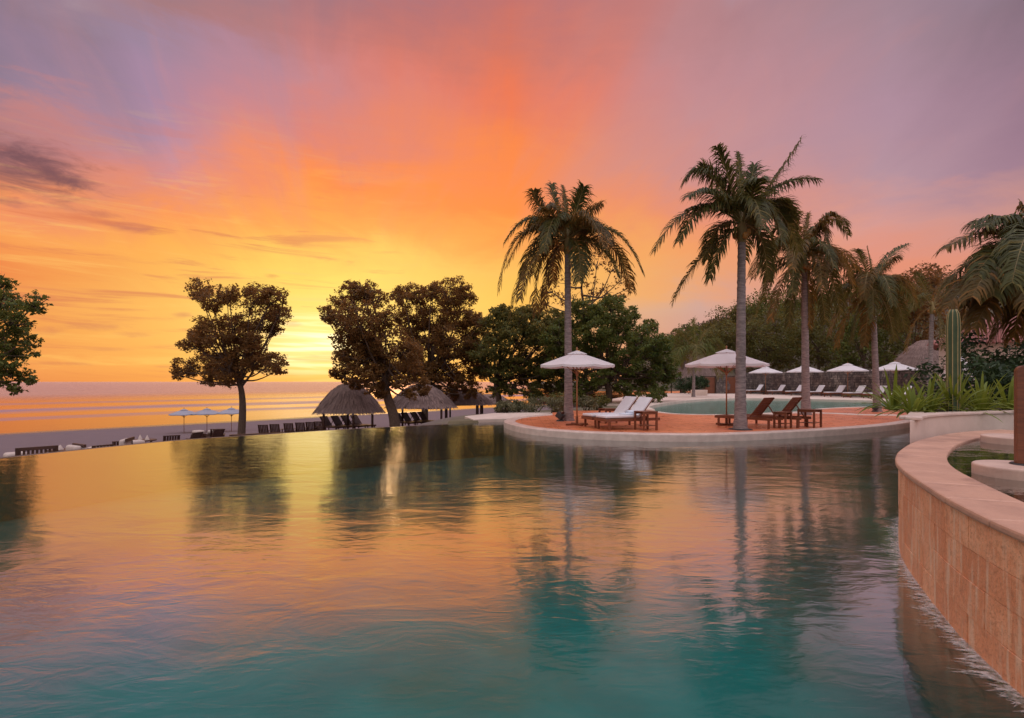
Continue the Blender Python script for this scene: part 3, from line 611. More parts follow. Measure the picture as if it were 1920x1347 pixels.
# ------------------------------------------------------------------ palms
def frond_mesh(P0, P1, P2, width, n, droop=.55, seed=0, twist=0.0):
    rg = random.Random(seed); P0, P1, P2 = Vector(P0), Vector(P1), Vector(P2); V = []; F = []; RV = MB()
    Q = lambda t: P0*(1-t)**2+P1*2*t*(1-t)+P2*t*t
    L = (P1-P0).length*.5+(P2-P1).length*.5+(P2-P0).length*.5
    pts = [Q(i/12) for i in range(13)]
    RV.tube(pts, [max(.006, .034*(1-i/12.5)) for i in range(13)], 5)
    for i in range(n):
        t = .13+.87*i/(n-1); p = Q(t); tg = (Q(min(1, t+.02))-Q(max(0, t-.02))).normalized()
        side = tg.cross(Vector((0, 0, 1)))
        if side.length < .1: side = Vector((1, .3, 0)).cross(tg)
        side.normalize(); upv = side.cross(tg)
        if twist:
            ca, sa = math.cos(twist), math.sin(twist); side, upv = side*ca+upv*sa, upv*ca-side*sa
        ln = width*(.35+.65*math.sin(math.pi*min(1, (t*.86+.12)))**.8)
        for sgn in (-1, 1):
            dr = (side*sgn*1.0+tg*(.6+.45*t)+upv*.25+Vector((.10, 0, 0))+Vector((rg.uniform(-.22, .22), rg.uniform(-.22, .22), rg.uniform(-.22, .22)))).normalized()
            l = ln*rg.uniform(.7, 1.15); a = p; d1 = dr; m1 = a+d1*l*.42
            d2 = (dr*(1-droop*.55)+Vector((0, 0, -1))*droop*rg.uniform(.45, 1.5)).normalized(); m2 = m1+d2*l*.36
            d3 = (d2*(1-droop*.4)+Vector((0, 0, -1))*droop*.75).normalized(); e = m2+d3*l*.26
            wv = tg.cross(dr).normalized().cross(dr).normalized(); w = .025*(.7+.5*width)
            b0 = len(V); V += [a-wv*w*.5, a+wv*w*.5, m1+wv*w*.75, m1-wv*w*.75, m2+wv*w*.55, m2-wv*w*.55, e+wv*w*.06, e-wv*w*.04]
            F += [(b0, b0+1, b0+2, b0+3), (b0+3, b0+2, b0+4, b0+5), (b0+5, b0+4, b0+6, b0+7)]
    return V, F, RV
def palm(label, D, base, crown, fronds, z0, extra=(0, 0, 0, 0), r0=.16, width=.6, nl=46, mat=None, nuts=5, group='coconut palms', lean=0.0, rad=None):
    """fronds: (tip px dx, tip px dy, ctrl dx, ctrl dy, depth m) relative to the crown centre in photo pixels"""
    fronds = list(fronds)+(ring(extra[0], extra[1], extra[2], extra[3], drop=extra[1]*.35) if extra[0] else [])
    bx = (base[0]-960)/1000*D; root = thing('coconut_palm', (bx, D, z0), label, 'palm tree', group); O = Vector((bx, D, z0))
    top = PX(crown[0], crown[1], D)-O; k = D/1000
    mid = Vector((top.x*.42+lean, 0, top.z*.5)); n = 64; pa = []; ra = []
    for i in range(n+1):
        t = i/n; p = Vector((0, 0, -.1))*(1-t)**2+mid*2*t*(1-t)+top*t*t; pa.append(p)
        ra.append(r0*(1-.32*t)*(1+.55*math.exp(-t*16))*(1+.04*math.sin(i*2.3)+(.075 if i % 2 else 0)))
    MB().tube(pa, ra, 12).build('trunk', M_trunk, root, True)
    h = MB().lathe([(0.02, .5), (.05, .45), (.09, .2), (r0*.95, 0), (r0*.9, -.35), (r0*.66, -.5)], 10, (top.x, top.y, top.z)); h.build('crown_shaft', M_rachis, root, True)
    for i, f in enumerate(fronds):
        dx, dy, cx, cy, dp = f[:5]; tip = top+Vector((dx*k+dp*(crown[0]-960)/1000, dp, -dy*k)); ct = top+Vector((cx*k+dp*.5*(crown[0]-960)/1000, dp*.5, -cy*k))
        wf = f[5] if len(f) > 5 else 1.0
        V, F, rv = frond_mesh(top+Vector((0, 0, .1)), ct, tip, width*wf*1.15, int(nl*1.75), seed=i*13+int(D*10), droop=f[6] if len(f) > 6 else .62, twist=random.uniform(-.35, .35))
        fo = quads('frond', np.array([tuple(v) for v in V]), np.array(F), (mat or [M_frond])[i % len(mat or [M_frond])], root)
        rv.build('rachis', M_rachis, fo, True)
    for i in range(nuts):
        a = i*2.4; MB().lathe([(.0, .11), (.06, .09), (.085, .02), (.075, -.06), (.03, -.11), (0, -.12)], 9).build('coconut', M_coconut, root, True, (top.x+.2*math.cos(a), top.y+.2*math.sin(a), top.z-.12-.08*(i % 3)))
    return root
def ring(n, r, up, dp, j=.12, ph=0.0, drop=0.0):
    """extra fronds all round (photo px): radius r, rise up, depth dp"""
    out = []
    for i in range(n):
        a = 2*math.pi*(i+random.uniform(-.3, .3))/n+ph; x = math.cos(a)*r; d = math.sin(a)*dp
        out.append((x, drop*random.uniform(.7, 1.2), x*.55, -up*random.uniform(.7, 1.2), d))
    return out
WARM = [M_frond, M_frond_w]
palm('tall coconut palm against the orange sky, trunk behind the left white parasol', 20, (1066,788), (1064,455),
  [(-125,92,-105,-70,-.4), (-112,135,-80,-30,.8), (-85,112,-70,10,-.9), (-120,-5,-70,-90,.4), (-62,-88,-60,-60,-.5), (-30,-118,-26,-70,.5), (-10,-112,-2,-60,.3,.5), (30,-95,20,-70,-.5), (64,-78,20,-50,.3), (138,62,90,-70,-.4), (125,80,100,-35,.9), (90,70,70,-5,-.8), (-45,120,-40,10,.6), (40,-40,34,-60,1.6), (-40,-40,-34,-60,-1.6), (-70,-50,-50,-80,1.3), (70,20,55,-50,-1.5), (-90,50,-70,-45,1.2), (-30,60,-30,-30,1.7), (20,85,30,0,-1.3), (-60,130,-62,-5,.2)],
  .19, (6, 112, 85, 2.2), .15, .66, 46, [M_frond_w, M_frond], 5)
palm('tallest coconut palm on the deck, trunk in front of the right parasol', 16.3, (1388,806), (1391,428),
  [(-162,48,-92,-88,-.3), (-130,134,-70,20,.2), (-58,98,-42,15,-.4), (-112,-90,-70,-160,.3), (-95,-42,-60,-85,-.8), (-80,-128,-45,-110,.5), (-45,-140,-25,-100,-.4), (-8,-150,-2,-80,.3,.5), (24,-128,14,-80,.4), (112,-172,42,-60,.2), (138,-84,60,-100,-.3), (100,-30,66,-80,.6), (70,40,56,-70,-1.0), (50,84,46,-20,.8), (-40,-80,-30,-80,1.3), (30,-60,26,-80,-1.4), (-70,40,-60,-40,1.3), (20,-30,24,-80,1.8), (90,-60,60,-90,1.2)],
  .19, (4, 120, 110, 1.9), .155, .62, 50, [M_frond], 3)
palm('coconut palm right of the deck palm, with orange brown hanging fronds and fruit', 23.5, (1511,775), (1508,492),
  [(82,-55,50,-130,.3), (40,-30,34,-100,-.6), (-60,-60,-40,-90,.4), (-100,30,-70,-70,-.5), (-92,100,-70,-10,.5), (-60,110,-48,20,-.6), (-30,118,-22,30,.4), (10,122,10,40,-.2), (40,112,34,20,.5), (90,50,60,-60,-.5), (70,95,54,-5,.6), (8,-96,0,-50,.3,.5), (20,-80,12,-60,1), (-30,-90,-20,-70,-.9), (-80,60,-62,-40,1.4), (60,10,50,-70,1.4), (-20,70,-22,-30,-1.6), (30,60,32,-30,-1.6), (-74,-20,-50,-80,1.0), (100,5,66,-60,.9), (-50,-95,-34,-80,.6), (55,-78,36,-90,-.8), (-88,20,-62,-80,.2)],
  .19, (8, 95, 80, 2.2), .165, .66, 40, WARM, 8)
palm('slim coconut palm at the right end of the deck with leaning trunk', 26, (1645,772), (1637,548),
  [(66,-92,14,-70,.2), (46,-60,26,-60,-.5), (-86,-62,-40,-80,.3), (-104,-30,-60,-78,-.4), (-96,50,-68,-40,.4), (-80,80,-58,0,-.4), (-40,90,-30,10,.5), (-15,100,-10,30,-.3), (40,90,30,10,.3), (78,20,54,-60,-.4), (60,70,50,-10,.5), (-12,-88,-3,-50,.3,.5), (-30,-72,-20,-60,-.8), (20,-60,16,-56,.9), (-60,10,-46,-56,1.4), (50,-10,40,-62,1.4), (0,60,0,-40,-1.5), (-70,100,-52,20,.8)],
  .19, (7, 84, 70, 2.1), .15, .62, 36, WARM, 7, lean=-.05)
palm('distant coconut palm above the purple thatched roof left of the cactus', 37, (1742,725), (1748,578),
  [(-80,60,-56,-30,.5), (-70,-40,-44,-66,-.5), (-95,20,-60,-50,.3), (60,50,44,-30,.4), (72,-10,50,-60,-.4), (30,-60,16,-46,.4), (-30,-66,-18,-50,.2), (-50,80,-38,10,.6), (20,76,16,10,-.6), (40,-34,30,-56,1.3), (-36,10,-30,-46,-1.4), (80,30,56,-40,.8)],
  .17, (0,0,0,0), .17, .7, 30, WARM, 4)
palm('low feathery young palm right of the far pool thatch, trunk hidden', 52, (1300,716), (1302,672),
  [(-62,-5,-36,-70,.5), (-40,-50,-20,-60,-.4), (0,-75,0,-44,.2), (36,-60,16,-56,.4), (58,-12,36,-62,-.5), (66,20,46,-40,.7), (-70,28,-50,-34,-.6), (-30,10,-26,-46,1.4), (30,6,26,-44,-1.4), (48,34,40,-24,1.2), (-52,40,-42,-10,1.0)],
  .1, (8, 66, 62, 2.4), .16, 1.15, 28, [M_leaf_green, M_leaf_mid], 0)
palm('large coconut palm at the frame side, shaggy crown hanging over the cactus', 13.5, (1990,830), (1972,508),
  [(-150,-95,-80,-120,.3), (-195,-38,-100,-110,-.2), (-205,25,-110,-90,.4), (-190,70,-110,-50,-.3), (-168,100,-100,-30,.6), (-140,112,-86,-10,-.5), (-110,122,-70,5,.3), (-70,126,-44,10,-.3), (-120,-70,-60,-120,-.6), (-60,-130,-30,-90,.4), (20,-140,10,-80,0,.2), (120,-60,70,-120,.3), (180,40,110,-70,-.3), (140,110,90,-10,.4), (60,120,40,0,.2), (-160,40,-100,-70,1.0), (-100,60,-80,-60,-1.2), (-40,80,-36,-40,-1.5), (-90,-20,-66,-90,1.4), (-175,85,-112,-30,.2), (-130,20,-86,-80,-.9)],
  .1, (10, 160, 110, 2.2), .19, .72, 54, WARM, 5)

# ================================================================== CURVED WALL + UPPER POOL (right foreground)
WALLC = spline([(2.9,-4.2), (2.45,-2.2), (2.32,0), (2.38,1.4), (2.62,2.66), (2.86,3.4), (3.20,4.16), (3.62,4.98), (4.02,5.58), (4.55,6.22), (5.46,7.15), (6.6,8.05), (7.6,8.6), (9.2,9.1), (11.5,9.4)], 14)
WZ = .865
def arc_len(P): return np.concatenate([[0], np.cumsum([np.linalg.norm(P[i+1]-P[i]) for i in range(len(P)-1)])])
AL = arc_len(WALLC); WP = np.array(WALLC)
def at_len(l):
    p = np.array([np.interp(l, AL, WP[:, 0]), np.interp(l, AL, WP[:, 1])]); q = np.array([np.interp(l+.05, AL, WP[:, 0]), np.interp(l+.05, AL, WP[:, 1])]); r = np.array([np.interp(l-.05, AL, WP[:, 0]), np.interp(l-.05, AL, WP[:, 1])])
    t = (q-r)/np.linalg.norm(q-r); return p, np.array((t[1], -t[0]))     # normal to the right of travel = into the upper pool
wall = thing('curved_wall', (3.6, 5.0, 0), 'curved travertine pool wall with wide smooth coping, wet from the overflowing upper pool', 'wall'); WO = np.array((3.6, 5.0))
def ring_block(l0, l1, d0, d1, z0, z1, seg=3, jit=None):
    mb = MB(); rows = []
    for i in range(seg+1):
        p, n = at_len(l0+(l1-l0)*i/seg); a = p+n*d0-WO; c = p+n*d1-WO
        rows += [(a[0], a[1], z0), (c[0], c[1], z0), (c[0], c[1], z1), (a[0], a[1], z1)]
    fs = [(i*4+k, i*4+4+k, i*4+4+(k+1) % 4, i*4+(k+1) % 4) for i in range(seg) for k in range(4)]+[(0, 1, 2, 3), (seg*4+3, seg*4+2, seg*4+1, seg*4)]
    return mb.add(rows, fs)
core = [(p-WO) for p in (at_len(l)[0] for l in np.arange(.2, AL[-1], .2))]
band_mesh(core, -.36, -.06, -1.3, WZ-.075).build('wall_core', M_floor, wall)
LV0, LV1 = 3.0, 15.2
courses = [(-.06, .185), (.19, .405), (.41, .60), (.605, WZ-.053)]
for ci, (z0, z1) in enumerate(courses):
    l = LV0+(.17 if ci % 2 else 0)
    while l < LV1:
        w = random.uniform(.22, .42); o = ring_block(l+.001, l+w-.001,   .024-random.uniform(0, .008), .07, z0, z1+.0025).build('stone', M_trav, wall); bevel(o, .002, 1); l += w
l = LV0
while l < LV1:
    w = .62; o = ring_block(l+.0015, l+w-.0015, -.008, .42, WZ-.050, WZ+random.uniform(0, .0015), 5).build('coping_stone', M_coping, wall); bevel(o, .016, 2); l += w
inner = [at_len(l)[0]+at_len(l)[1]*.40 for l in np.arange(.3, AL[-1], .25)]
UP = inner+[np.array((14, 9.4)), np.array((14, -4))]
sheet('upper_pool_water', UP, WZ-.03, M_pool2); sheet('upper_pool_floor', UP, .15, M_floor2)
# foam where the overflow meets the pool
V = []; F = []
for l in np.arange(LV0+.2, 12.5, .010):
    am = .5+.5*math.sin(l*5.1+1.3*math.sin(l*2.3))*math.sin(l*13.7+2*math.sin(l*3.1))
    p, n = at_len(l); k = len(V); ln = .035+.05*random.random()+.17*am*random.random()**2; w = random.uniform(.006, .022); t = np.array((-n[1], n[0])); a = p+n*.03; e = p-n*ln+t*random.uniform(-.09, .09); z = .004+random.random()*.006; q = (a+e)/2+t*random.uniform(-.02, .02)
    V += [(*(a-t*w), z), (*(a+t*w), z), (*(q+t*w*.7), z), (*(q-t*w*.7), z), (*(e+t*w*.1), .001), (*(e-t*w*.1), .001)]; F += [(k, k+1, k+2, k+3), (k+3, k+2, k+4, k+5)]
tag(quads('foam', np.array(V), np.array(F), M_foam), 'white foam and ripples where water meets the curved wall', 'foam', None, 'stuff')
# ------------------------------------------------------------------ planter, plants and cactus
PLF = [np.array((9.9,13.0)), np.array((5.70,7.64))]+spline([(5.95,7.84), (6.6,8.42), (7.6,8.98), (9.2,9.5), (11.5,9.85)], 6)
PLO = PLF+[np.array(p) for p in ((15.5,13), (15.8,20.2), (15.4,20.2))]
pl = thing('planter', (5.62, 7.55, 0), 'pale stone planter bed at the end of the deck holding strappy plants', 'planter'); po = np.array((5.62, 7.55))
PF = PLF[2:]
MB().prism([p-po for p in PLO], -.5, 1.085).build('planter_wall', M_pale, pl)
bevel(band_mesh([p-po for p in PF], -.03, .22, 1.087, 1.135).build('planter_coping', M_kerb, pl), .012)
bevel(MB().bar((9.9-po[0]+.06, 13.0-po[1]-.06, 1.1105), (5.86-po[0], 7.78-po[1], 1.1105), .2, .045).build('planter_coping', M_kerb, pl), .01)
MB().prism([p-po for p in [np.array((9.95,12.7)), np.array((6.25,8.25))]+[q+np.array((-.03,.14)) for q in PF[4:]]+PLO[-3:]], 1.0, 1.11).build('soil_bed', M_soil, pl)
def strap_leaf(L, w, az_, el_, seed):
    rg = random.Random(seed); V = []; F = []; p = Vector((0, 0, 0)); d = Vector((math.cos(az_)*math.cos(el_), math.sin(az_)*math.cos(el_), math.sin(el_))); sd_ = d.cross(Vector((0, 0, 1))).normalized(); n = 7
    for i in range(n+1):
        t = i/n; ww = w*(.55+1.2*t)*(1-t)**.6 if t > .35 else w*(.45+.8*t); ww = max(ww, .002); up = sd_.cross(d).normalized()
        V += [p-sd_*ww+up*ww*.35, p, p+sd_*ww+up*ww*.35]
        d = (d+Vector((0, 0, -1))*(.09+.11*t)*rg.uniform(.7, 1.4)).normalized(); p = p+d*L/n
    for i in range(n):
        for k in (0, 1): a = i*3+k; F.append((a, a+1, a+4, a+3))
    return V, F
plants = [(6.95,9.25,24,.46,'strap leaved plant spilling over the planter corner nearest the deck'), (7.45,9.55,28,.56,'bright green strap leaved plant at the foot of the cactus'), (7.95,9.6,30,.68,'strap leaved plant with one tall upright blade right of the cactus'), (8.75,9.95,28,.62,'strap leaved plant drooping over the planter front'), (9.4,10.1,22,.6,'darker strap leaved plant close to the wooden posts'), (7.3,10.2,22,.7,'strap leaved plant behind the cactus in the planter')]
k = 0
for (x, y, n, L, lab) in plants:
    r = thing('strap_leaf_plant', (x, y, 1.10), lab, 'plant', 'strappy plants in the planter')
    for i in range(int(n*1.7)):
        k += 1; a = i*2.4+random.uniform(-.3, .3); V, F = strap_leaf(L*random.uniform(.75, 1.35), random.uniform(.026, .044), a, R(random.uniform(16, 84)), k)
        me = bpy.data.meshes.new('leaf'); me.from_pydata([tuple(v) for v in V], [], F); me.polygons.foreach_set('use_smooth', [True]*len(F)); lo = link('leaf', me, M_strap, r, (.06*math.cos(a), .06*math.sin(a), 0))
# cactus
cz = 1.09; ct = thing('cactus', (7.86, 9.5, cz), 'tall single ribbed column cactus standing in the planter', 'cactus')
M_cact = surf('cactus_skin', L4(.035,.060,.026), L4(.058,.085,.034), 5, .6, None, .1, 30)
M_spine = surf('cactus_ridge', L4(.40,.30,.14), L4(.28,.22,.10), 12, .7)
H = 1.83; V = []; F = []; nr = 8; m_ = nr*4; lv = [0, .3, .7, 1.1, 1.5, 1.68, 1.78, 1.84, H]; rr = [.084, .094, .098, .096, .100, .093, .078, .050, .012]
for z, r_ in zip(lv, rr):
    for q in range(m_):
        a = 2*math.pi*q/m_; f_ = 1.0 if q % 4 == 0 else (.74 if q % 4 == 2 else .84); V.append((r_*f_*math.cos(a), r_*f_*math.sin(a), z))
for i in range(len(lv)-1):
    for q in range(m_): F.append((i*m_+q, i*m_+(q+1) % m_, (i+1)*m_+(q+1) % m_, (i+1)*m_+q))
MB().add(V, F).build('column', M_cact, ct, True)
for q in range(nr):
    a = 2*math.pi*q/nr; MB().tube([(r_*1.0*math.cos(a), r_*math.sin(a), z) for z, r_ in zip(lv, rr)], .0075, 5).build('rib_ridge', M_spine, ct, True)
# stone pads and wooden posts in the upper pool
for (x, y, rad_, px0, lab1, lab2, hgt) in ((4.40, 4.62, .32, .0, 'nearer round stone pad standing in the upper pool', 'reddish wooden post on the nearer stone pad, cut by the frame', .86), (6.72, 7.05, .40, 0, 'farther round stone pad standing in the upper pool', 'wooden post with rounded top on the farther stone pad', .80)):
    pd = bevel(MB().lathe([(0, .93), (rad_, .93), (rad_, .80), (rad_*1.0, .14), (0, .14)], 40).build('stone_pad', M_pad, None, False, (x, y, 0)), .02, 3); tag(pd, lab1, 'stone pad', 'stone pads in the upper pool')
    w = .10; prof = [(-w, .0)]+[(-w, hgt-.05)]+[(-w+.05-.05*math.cos(t), hgt-.05+.05*math.sin(t)) for t in np.linspace(.3, 1.57, 4)]+[(w-.05+.05*math.sin(t), hgt-.05+.05*math.cos(t)) for t in np.linspace(0, 1.57, 4)]+[(w, 0)]
    n = len(prof); ps = thing('wooden_post', (x+.06+(0.03 if y < 6 else .06), y, .93), lab2, 'post', 'wooden posts in the upper pool', R(-25))
    V = [(a, -.035, z) for a, z in prof]+[(a, .035, z) for a, z in prof]
    bevel(MB().add(V, [tuple(range(n)), tuple(range(2*n-1, n-1, -1))]+[(i, n+i, n+(i+1) % n, (i+1) % n) for i in range(n)]).build('plank', M_wood, ps), .006)
    MB().lathe([(0, .012), (.13, .012), (.14, 0)], 20).build('base_plate', M_black, ps)

# ================================================================== FURNITURE
def lounger(label, loc, rz, group, cushion=True, angle=48, wood=None, slats=True):
    wood = wood or M_wood; r = thing('sun_lounger', loc, label, 'sun lounger', group, rz); W2 = .33; L = 1.95; hx_ = 1.22; sz = .34
    for s in (-1, 1): bevel(MB().bar((0, s*W2, sz-.04), (L, s*W2, sz-.04), .035, .085).build('side_rail', wood, r), .006, 1)
    bevel(MB().bar((.02, -W2, sz-.04), (.02, W2, sz-.04), .035, .085).build('end_rail', wood, r), .006, 1)
    for x in (.14, L-.12):
        for s in (-1, 1): bevel(MB().box((x, s*(W2-.005), (sz-.02)/2), (.065, .05, sz-.02)).build('leg', wood, r), .005, 1)
    me = None
    for i in range(11):
        x = .07+i*.105
        if me is None: o = MB().box((0, 0, 0), (.082, .62, .018)).build('slat', wood, r); me = o.data
        else: o = link('slat', me, wood, r)
        o.location = (x, 0, sz)
    a = R(angle); bk = MB(); bl = .76; ca, sa = math.cos(a), math.sin(a)
    for s in (-1, 1): bk.bar((hx_, s*.29, sz+.01), (hx_+bl*ca, s*.29, sz+.01+bl*sa), .035, .035)
    bo = bk.build('backrest', wood, r); me = None
    for i in range(8):
        d_ = .05+i*.094
        if me is None: o = MB().box((0, 0, 0), (.080, .62, .016)).build('slat', wood, bo); me = o.data
        else: o = link('slat', me, wood, bo)
        o.location = (hx_+d_*ca, 0, sz+.03+d_*sa); o.rotation_euler = (0, -a, 0)
    MB().bar((hx_+.5*ca, .2, sz+.5*sa), (hx_+.62, .2, sz-.08), .03, .03).build('prop', wood, r)
    if cushion:
        c = MB(); th = .075; pr = []
        nrm0 = (0, 1); x0, z0 = hx_, sz+.02
        bot = [(.02, z0), (.6, z0), (hx_, z0), (hx_+.4*ca, z0+.4*sa), (hx_+(bl-.01)*ca, z0+(bl-.01)*sa)]
        top = [(.02, z0+th), (.6, z0+th+.01), (hx_-th*math.tan(a/2), z0+th), (hx_+.4*ca-th*sa, z0+.4*sa+th*ca), (hx_+(bl-.01)*ca-th*sa, z0+(bl-.01)*sa+th*ca)]
        prof = bot+top[::-1]; n = len(prof); w_ = .315
        V = [(x, -w_, z) for x, z in prof]+[(x, w_, z) for x, z in prof]
        m5 = len(bot); F = []
        for sgn in (0, n):
            for i in range(m5-1): q = (sgn+i, sgn+i+1, sgn+n-2-i, sgn+n-1-i); F.append(q if sgn else q[::-1])
        F += [(i, (i+1) % n, n+(i+1) % n, n+i) for i in range(n)]
        bevel(c.add(V, F).build('mattress', M_cloth, r), .025, 3)
    return r
def side_table(label, loc, rz, group=None, s=.5, h=.52, wood=None):
    wood = wood or M_wood; r = thing('side_table', loc, label, 'side table', group, rz); me = None
    for i in range(5):
        if me is None: o = MB().box((0, 0, 0), (s/5-.008, s, .022)).build('slat', wood, r); me = o.data
        else: o = link('slat', me, wood, r)
        o.location = (-s/2+s/10+i*s/5, 0, h)
    for a in (-1, 1):
        bevel(MB().box((0, a*(s/2-.03), h-.045), (s-.02, .03, .065)).build('apron', wood, r), .004, 1)
        for c in (-1, 1): bevel(MB().box((a*(s/2-.035), c*(s/2-.035), (h-.012)/2), (.055, .055, h-.012)).build('leg', wood, r), .004, 1)
    MB().box((0, 0, .14), (s-.1, s-.1, .018)).build('lower_shelf', wood, r)
    return r
def parasol(label, loc, group, half=1.3, zt=2.5, ze=2.0, base=True, sides=8, rz=.2, low=False, cloth=None):
    r = thing('parasol', loc, label, 'parasol', group, rz); cl = cloth or M_canopy
    MB().tube([(0, 0, 0), (0, 0, zt+.02)], .024, 10).build('pole', M_pole, r, True)
    MB().lathe([(.0, zt+.13), (.018, zt+.11), (.028, zt+.07), (.02, zt+.03), (.02, zt-.02)], 10).build('finial', M_pole, r, True)
    def ringv(rad_, z, sag=0.0, m_=4):
        out = []
        for i in range(sides):
            a0, a1 = 2*math.pi*i/sides, 2*math.pi*(i+1)/sides
            for q in range(m_):
                t = q/m_; x = (math.cos(a0)*(1-t)+math.cos(a1)*t)*rad_; y = (math.sin(a0)*(1-t)+math.sin(a1)*t)*rad_
                out.append((x, y, z-sag*math.sin(math.pi*t)))
        return out
    def shell(levels, name):
        m_ = sides*4; V = []; [V.extend(ringv(*l)) for l in levels]; F = [(i*m_+q, i*m_+(q+1) % m_, (i+1)*m_+(q+1) % m_, (i+1)*m_+q) for i in range(len(levels)-1) for q in range(m_)]
        return MB().add(V, F).build(name, cl, r)
    d = zt-ze; u = lambda f: ze+d*(1-f)
    shell([(half*.20, u(.26), 0), (half*.45, u(.48), .012), (half*.72, u(.74), .022), (half, ze, .03), (half*1.002, ze-.075, .03)], 'canopy')
    shell([(.03, zt, 0), (half*.14, u(.10), 0), (half*.27, u(.235), .01)], 'vent_cap')
    me = None
    for i in range(sides):
        a = 2*math.pi*i/sides
        if me is None: o = MB().bar((.03, 0, zt-.16), (half*.985, 0, ze-.03), .018, .024).build('rib', M_pole, r); me = o.data
        else: o = link('rib', me, M_pole, r)
        o.rotation_euler = (0, 0, a)
        if not low:
            st = MB().bar((.03, 0, ze-.30), (half*.52, 0, u(.5)-.07), .014, .018).build('strut', M_pole, o)
    MB().lathe([(.024, ze-.36), (.05, ze-.34), (.05, ze-.26), (.024, ze-.24)], 10).build('hub', M_pole, r)
    if base:
        bb = MB(); bb.box((0, 0, .03), (.78, .09, .06)); bb.box((0, 0, .031), (.09, .78, .058)); bb.lathe([(.024, .3), (.045, .28), (.045, .06)], 10); bb.build('base', M_wood, r)
    return r
DZ = .19
parasol('white parasol on wooden pole beside the left deck palm, over the white cushioned loungers', (2.18, 17.9, DZ), 'white parasols on the deck', 1.3, 2.5, 2.02, rz=.3)
parasol('white parasol behind the tallest palm trunk, over the bare wooden loungers', (7.2, 17.9, DZ), 'white parasols on the deck', 1.33, 2.55, 2.05, rz=.55)
ax1 = math.atan2(.36, .93)
lounger('white cushioned wooden lounger nearest the pool kerb, towel laid on it', (2.68, 16.25, DZ), ax1, 'cushioned loungers under the left deck parasol', True, 50)
lounger('white cushioned wooden lounger behind its twin, nearer the left deck parasol pole', (2.38, 17.05, DZ), ax1, 'cushioned loungers under the left deck parasol', True, 50)
side_table('square wooden side table beside the white cushioned loungers at the kerb', (4.05, 16.15, DZ), ax1, 'side tables on the deck', .52, .56)
side_table('low wooden side table behind the two white cushioned loungers', (3.4, 18.9, DZ), ax1, 'side tables on the deck', .5, .5)
# folded towel with a rolled end on the near lounger
tw = thing('towel', (2.68+.93*1.0, 16.25+.36*1.0, DZ+.34+.10), 'pale blue rolled towel lying against the backrest of the near white lounger', 'towel', None, ax1)
bevel(MB().box((.0, .05, .02), (.34, .42, .035)).build('folded_part', M_towel, tw), .012, 2); MB().tube([(.12, -.18, .075), (.12, .28, .075)], .055, 12).build('rolled_part', M_towel, tw, True)
ax2 = math.atan2(-.8, .6)
lounger('bare wooden lounger just right of the tallest palm trunk, backrest raised', (7.05, 18.05, DZ), ax2, 'bare wooden loungers under the right deck parasol', False, 52)
lounger('bare wooden lounger farther from the palm trunk, beside the slatted table', (8.15, 18.45, DZ), ax2, 'bare wooden loungers under the right deck parasol', False, 52)
side_table('slatted wooden side table right of the bare wooden loungers', (9.6, 17.2, DZ), ax2, 'side tables on the deck', .55, .56)
side_table('wooden side table standing between the two bare wooden loungers', (8.55, 16.85, DZ), ax2, 'side tables on the deck', .42, .5)
def floodlight(label, loc, rz):
    r = thing('floodlight', loc, label, 'floodlight', 'black floodlights at the palm trunks', rz); MB().lathe([(0, .05), (.12, .05), (.15, 0)], 14).build('base', M_black, r)
    M = Matrix.Rotation(R(-35), 3, 'Y'); bevel(MB().box((0, 0, .2), (.26, .24, .2), M).build('housing', M_black, r), .02); MB().box((-.09, 0, .27), (.02, .2, .16), M).build('lens', M_darkwood, r)
floodlight('small black floodlight at the foot of the left deck palm', (1.78, 19.75, DZ), 2.6)
floodlight('small black floodlight at the foot of the leaning slim palm', (17.55, 25.8, DZ), 2.6)
o = MB().lathe([(.17, .03), (.32, .025), (.36, 0)], 24).build('tree_grate', M_black, None, False, (6.976, 16.3, DZ)); tag(o, 'black round collar at the foot of the tallest palm', 'tree grate')
# far row of white loungers, parasols and the stone wall behind
far = [(1408,64), (1448,60.6), (1483,57.6), (1520,54.6), (1557,51.8), (1593,49.4), (1632,47.2), (1678,45)]
words_ = ['first far white lounger, at the end beside the wooden doors', 'second far white lounger counting from the wooden doors', 'third far white lounger counting from the wooden doors', 'fourth far white lounger, just right of the fruiting palm trunk', 'fifth far white lounger counting from the wooden doors', 'sixth far white lounger, just under the third far parasol', 'far white lounger half hidden by the slim leaning palm trunk', 'last far white lounger, closest to the planter']
proto = None
for (px, D), lab in zip(far, words_):
    loc = ((px-960)/1000*D-.4, D, .17)
    if proto is None: proto = lounger(lab, loc, R(12), 'white loungers along the stone wall', True, 55); proto.scale = (1.18, 1.18, 1.12)
    else: copy_tree(proto, loc, R(12+random.uniform(-2, 2)), lab)
fpar = [(1440,61,'far white parasol nearest the wooden doors'), (1515,55.5,'far white parasol crossed by the fruiting palm trunk'), (1597,50.5,'far white parasol between the fruiting palm and the slim leaning palm'), (1687,46.5,'far white parasol at the end nearest the cactus')]
proto = None
for px, D, lab in fpar:
    loc = ((px-960)/1000*D, D+.6, .17)
    if proto is None: proto = parasol(lab, loc, 'white parasols along the stone wall', 1.78, 3.25, 2.55, rz=.4)
    else: copy_tree(proto, loc, .4+random.uniform(-.3, .3), lab)
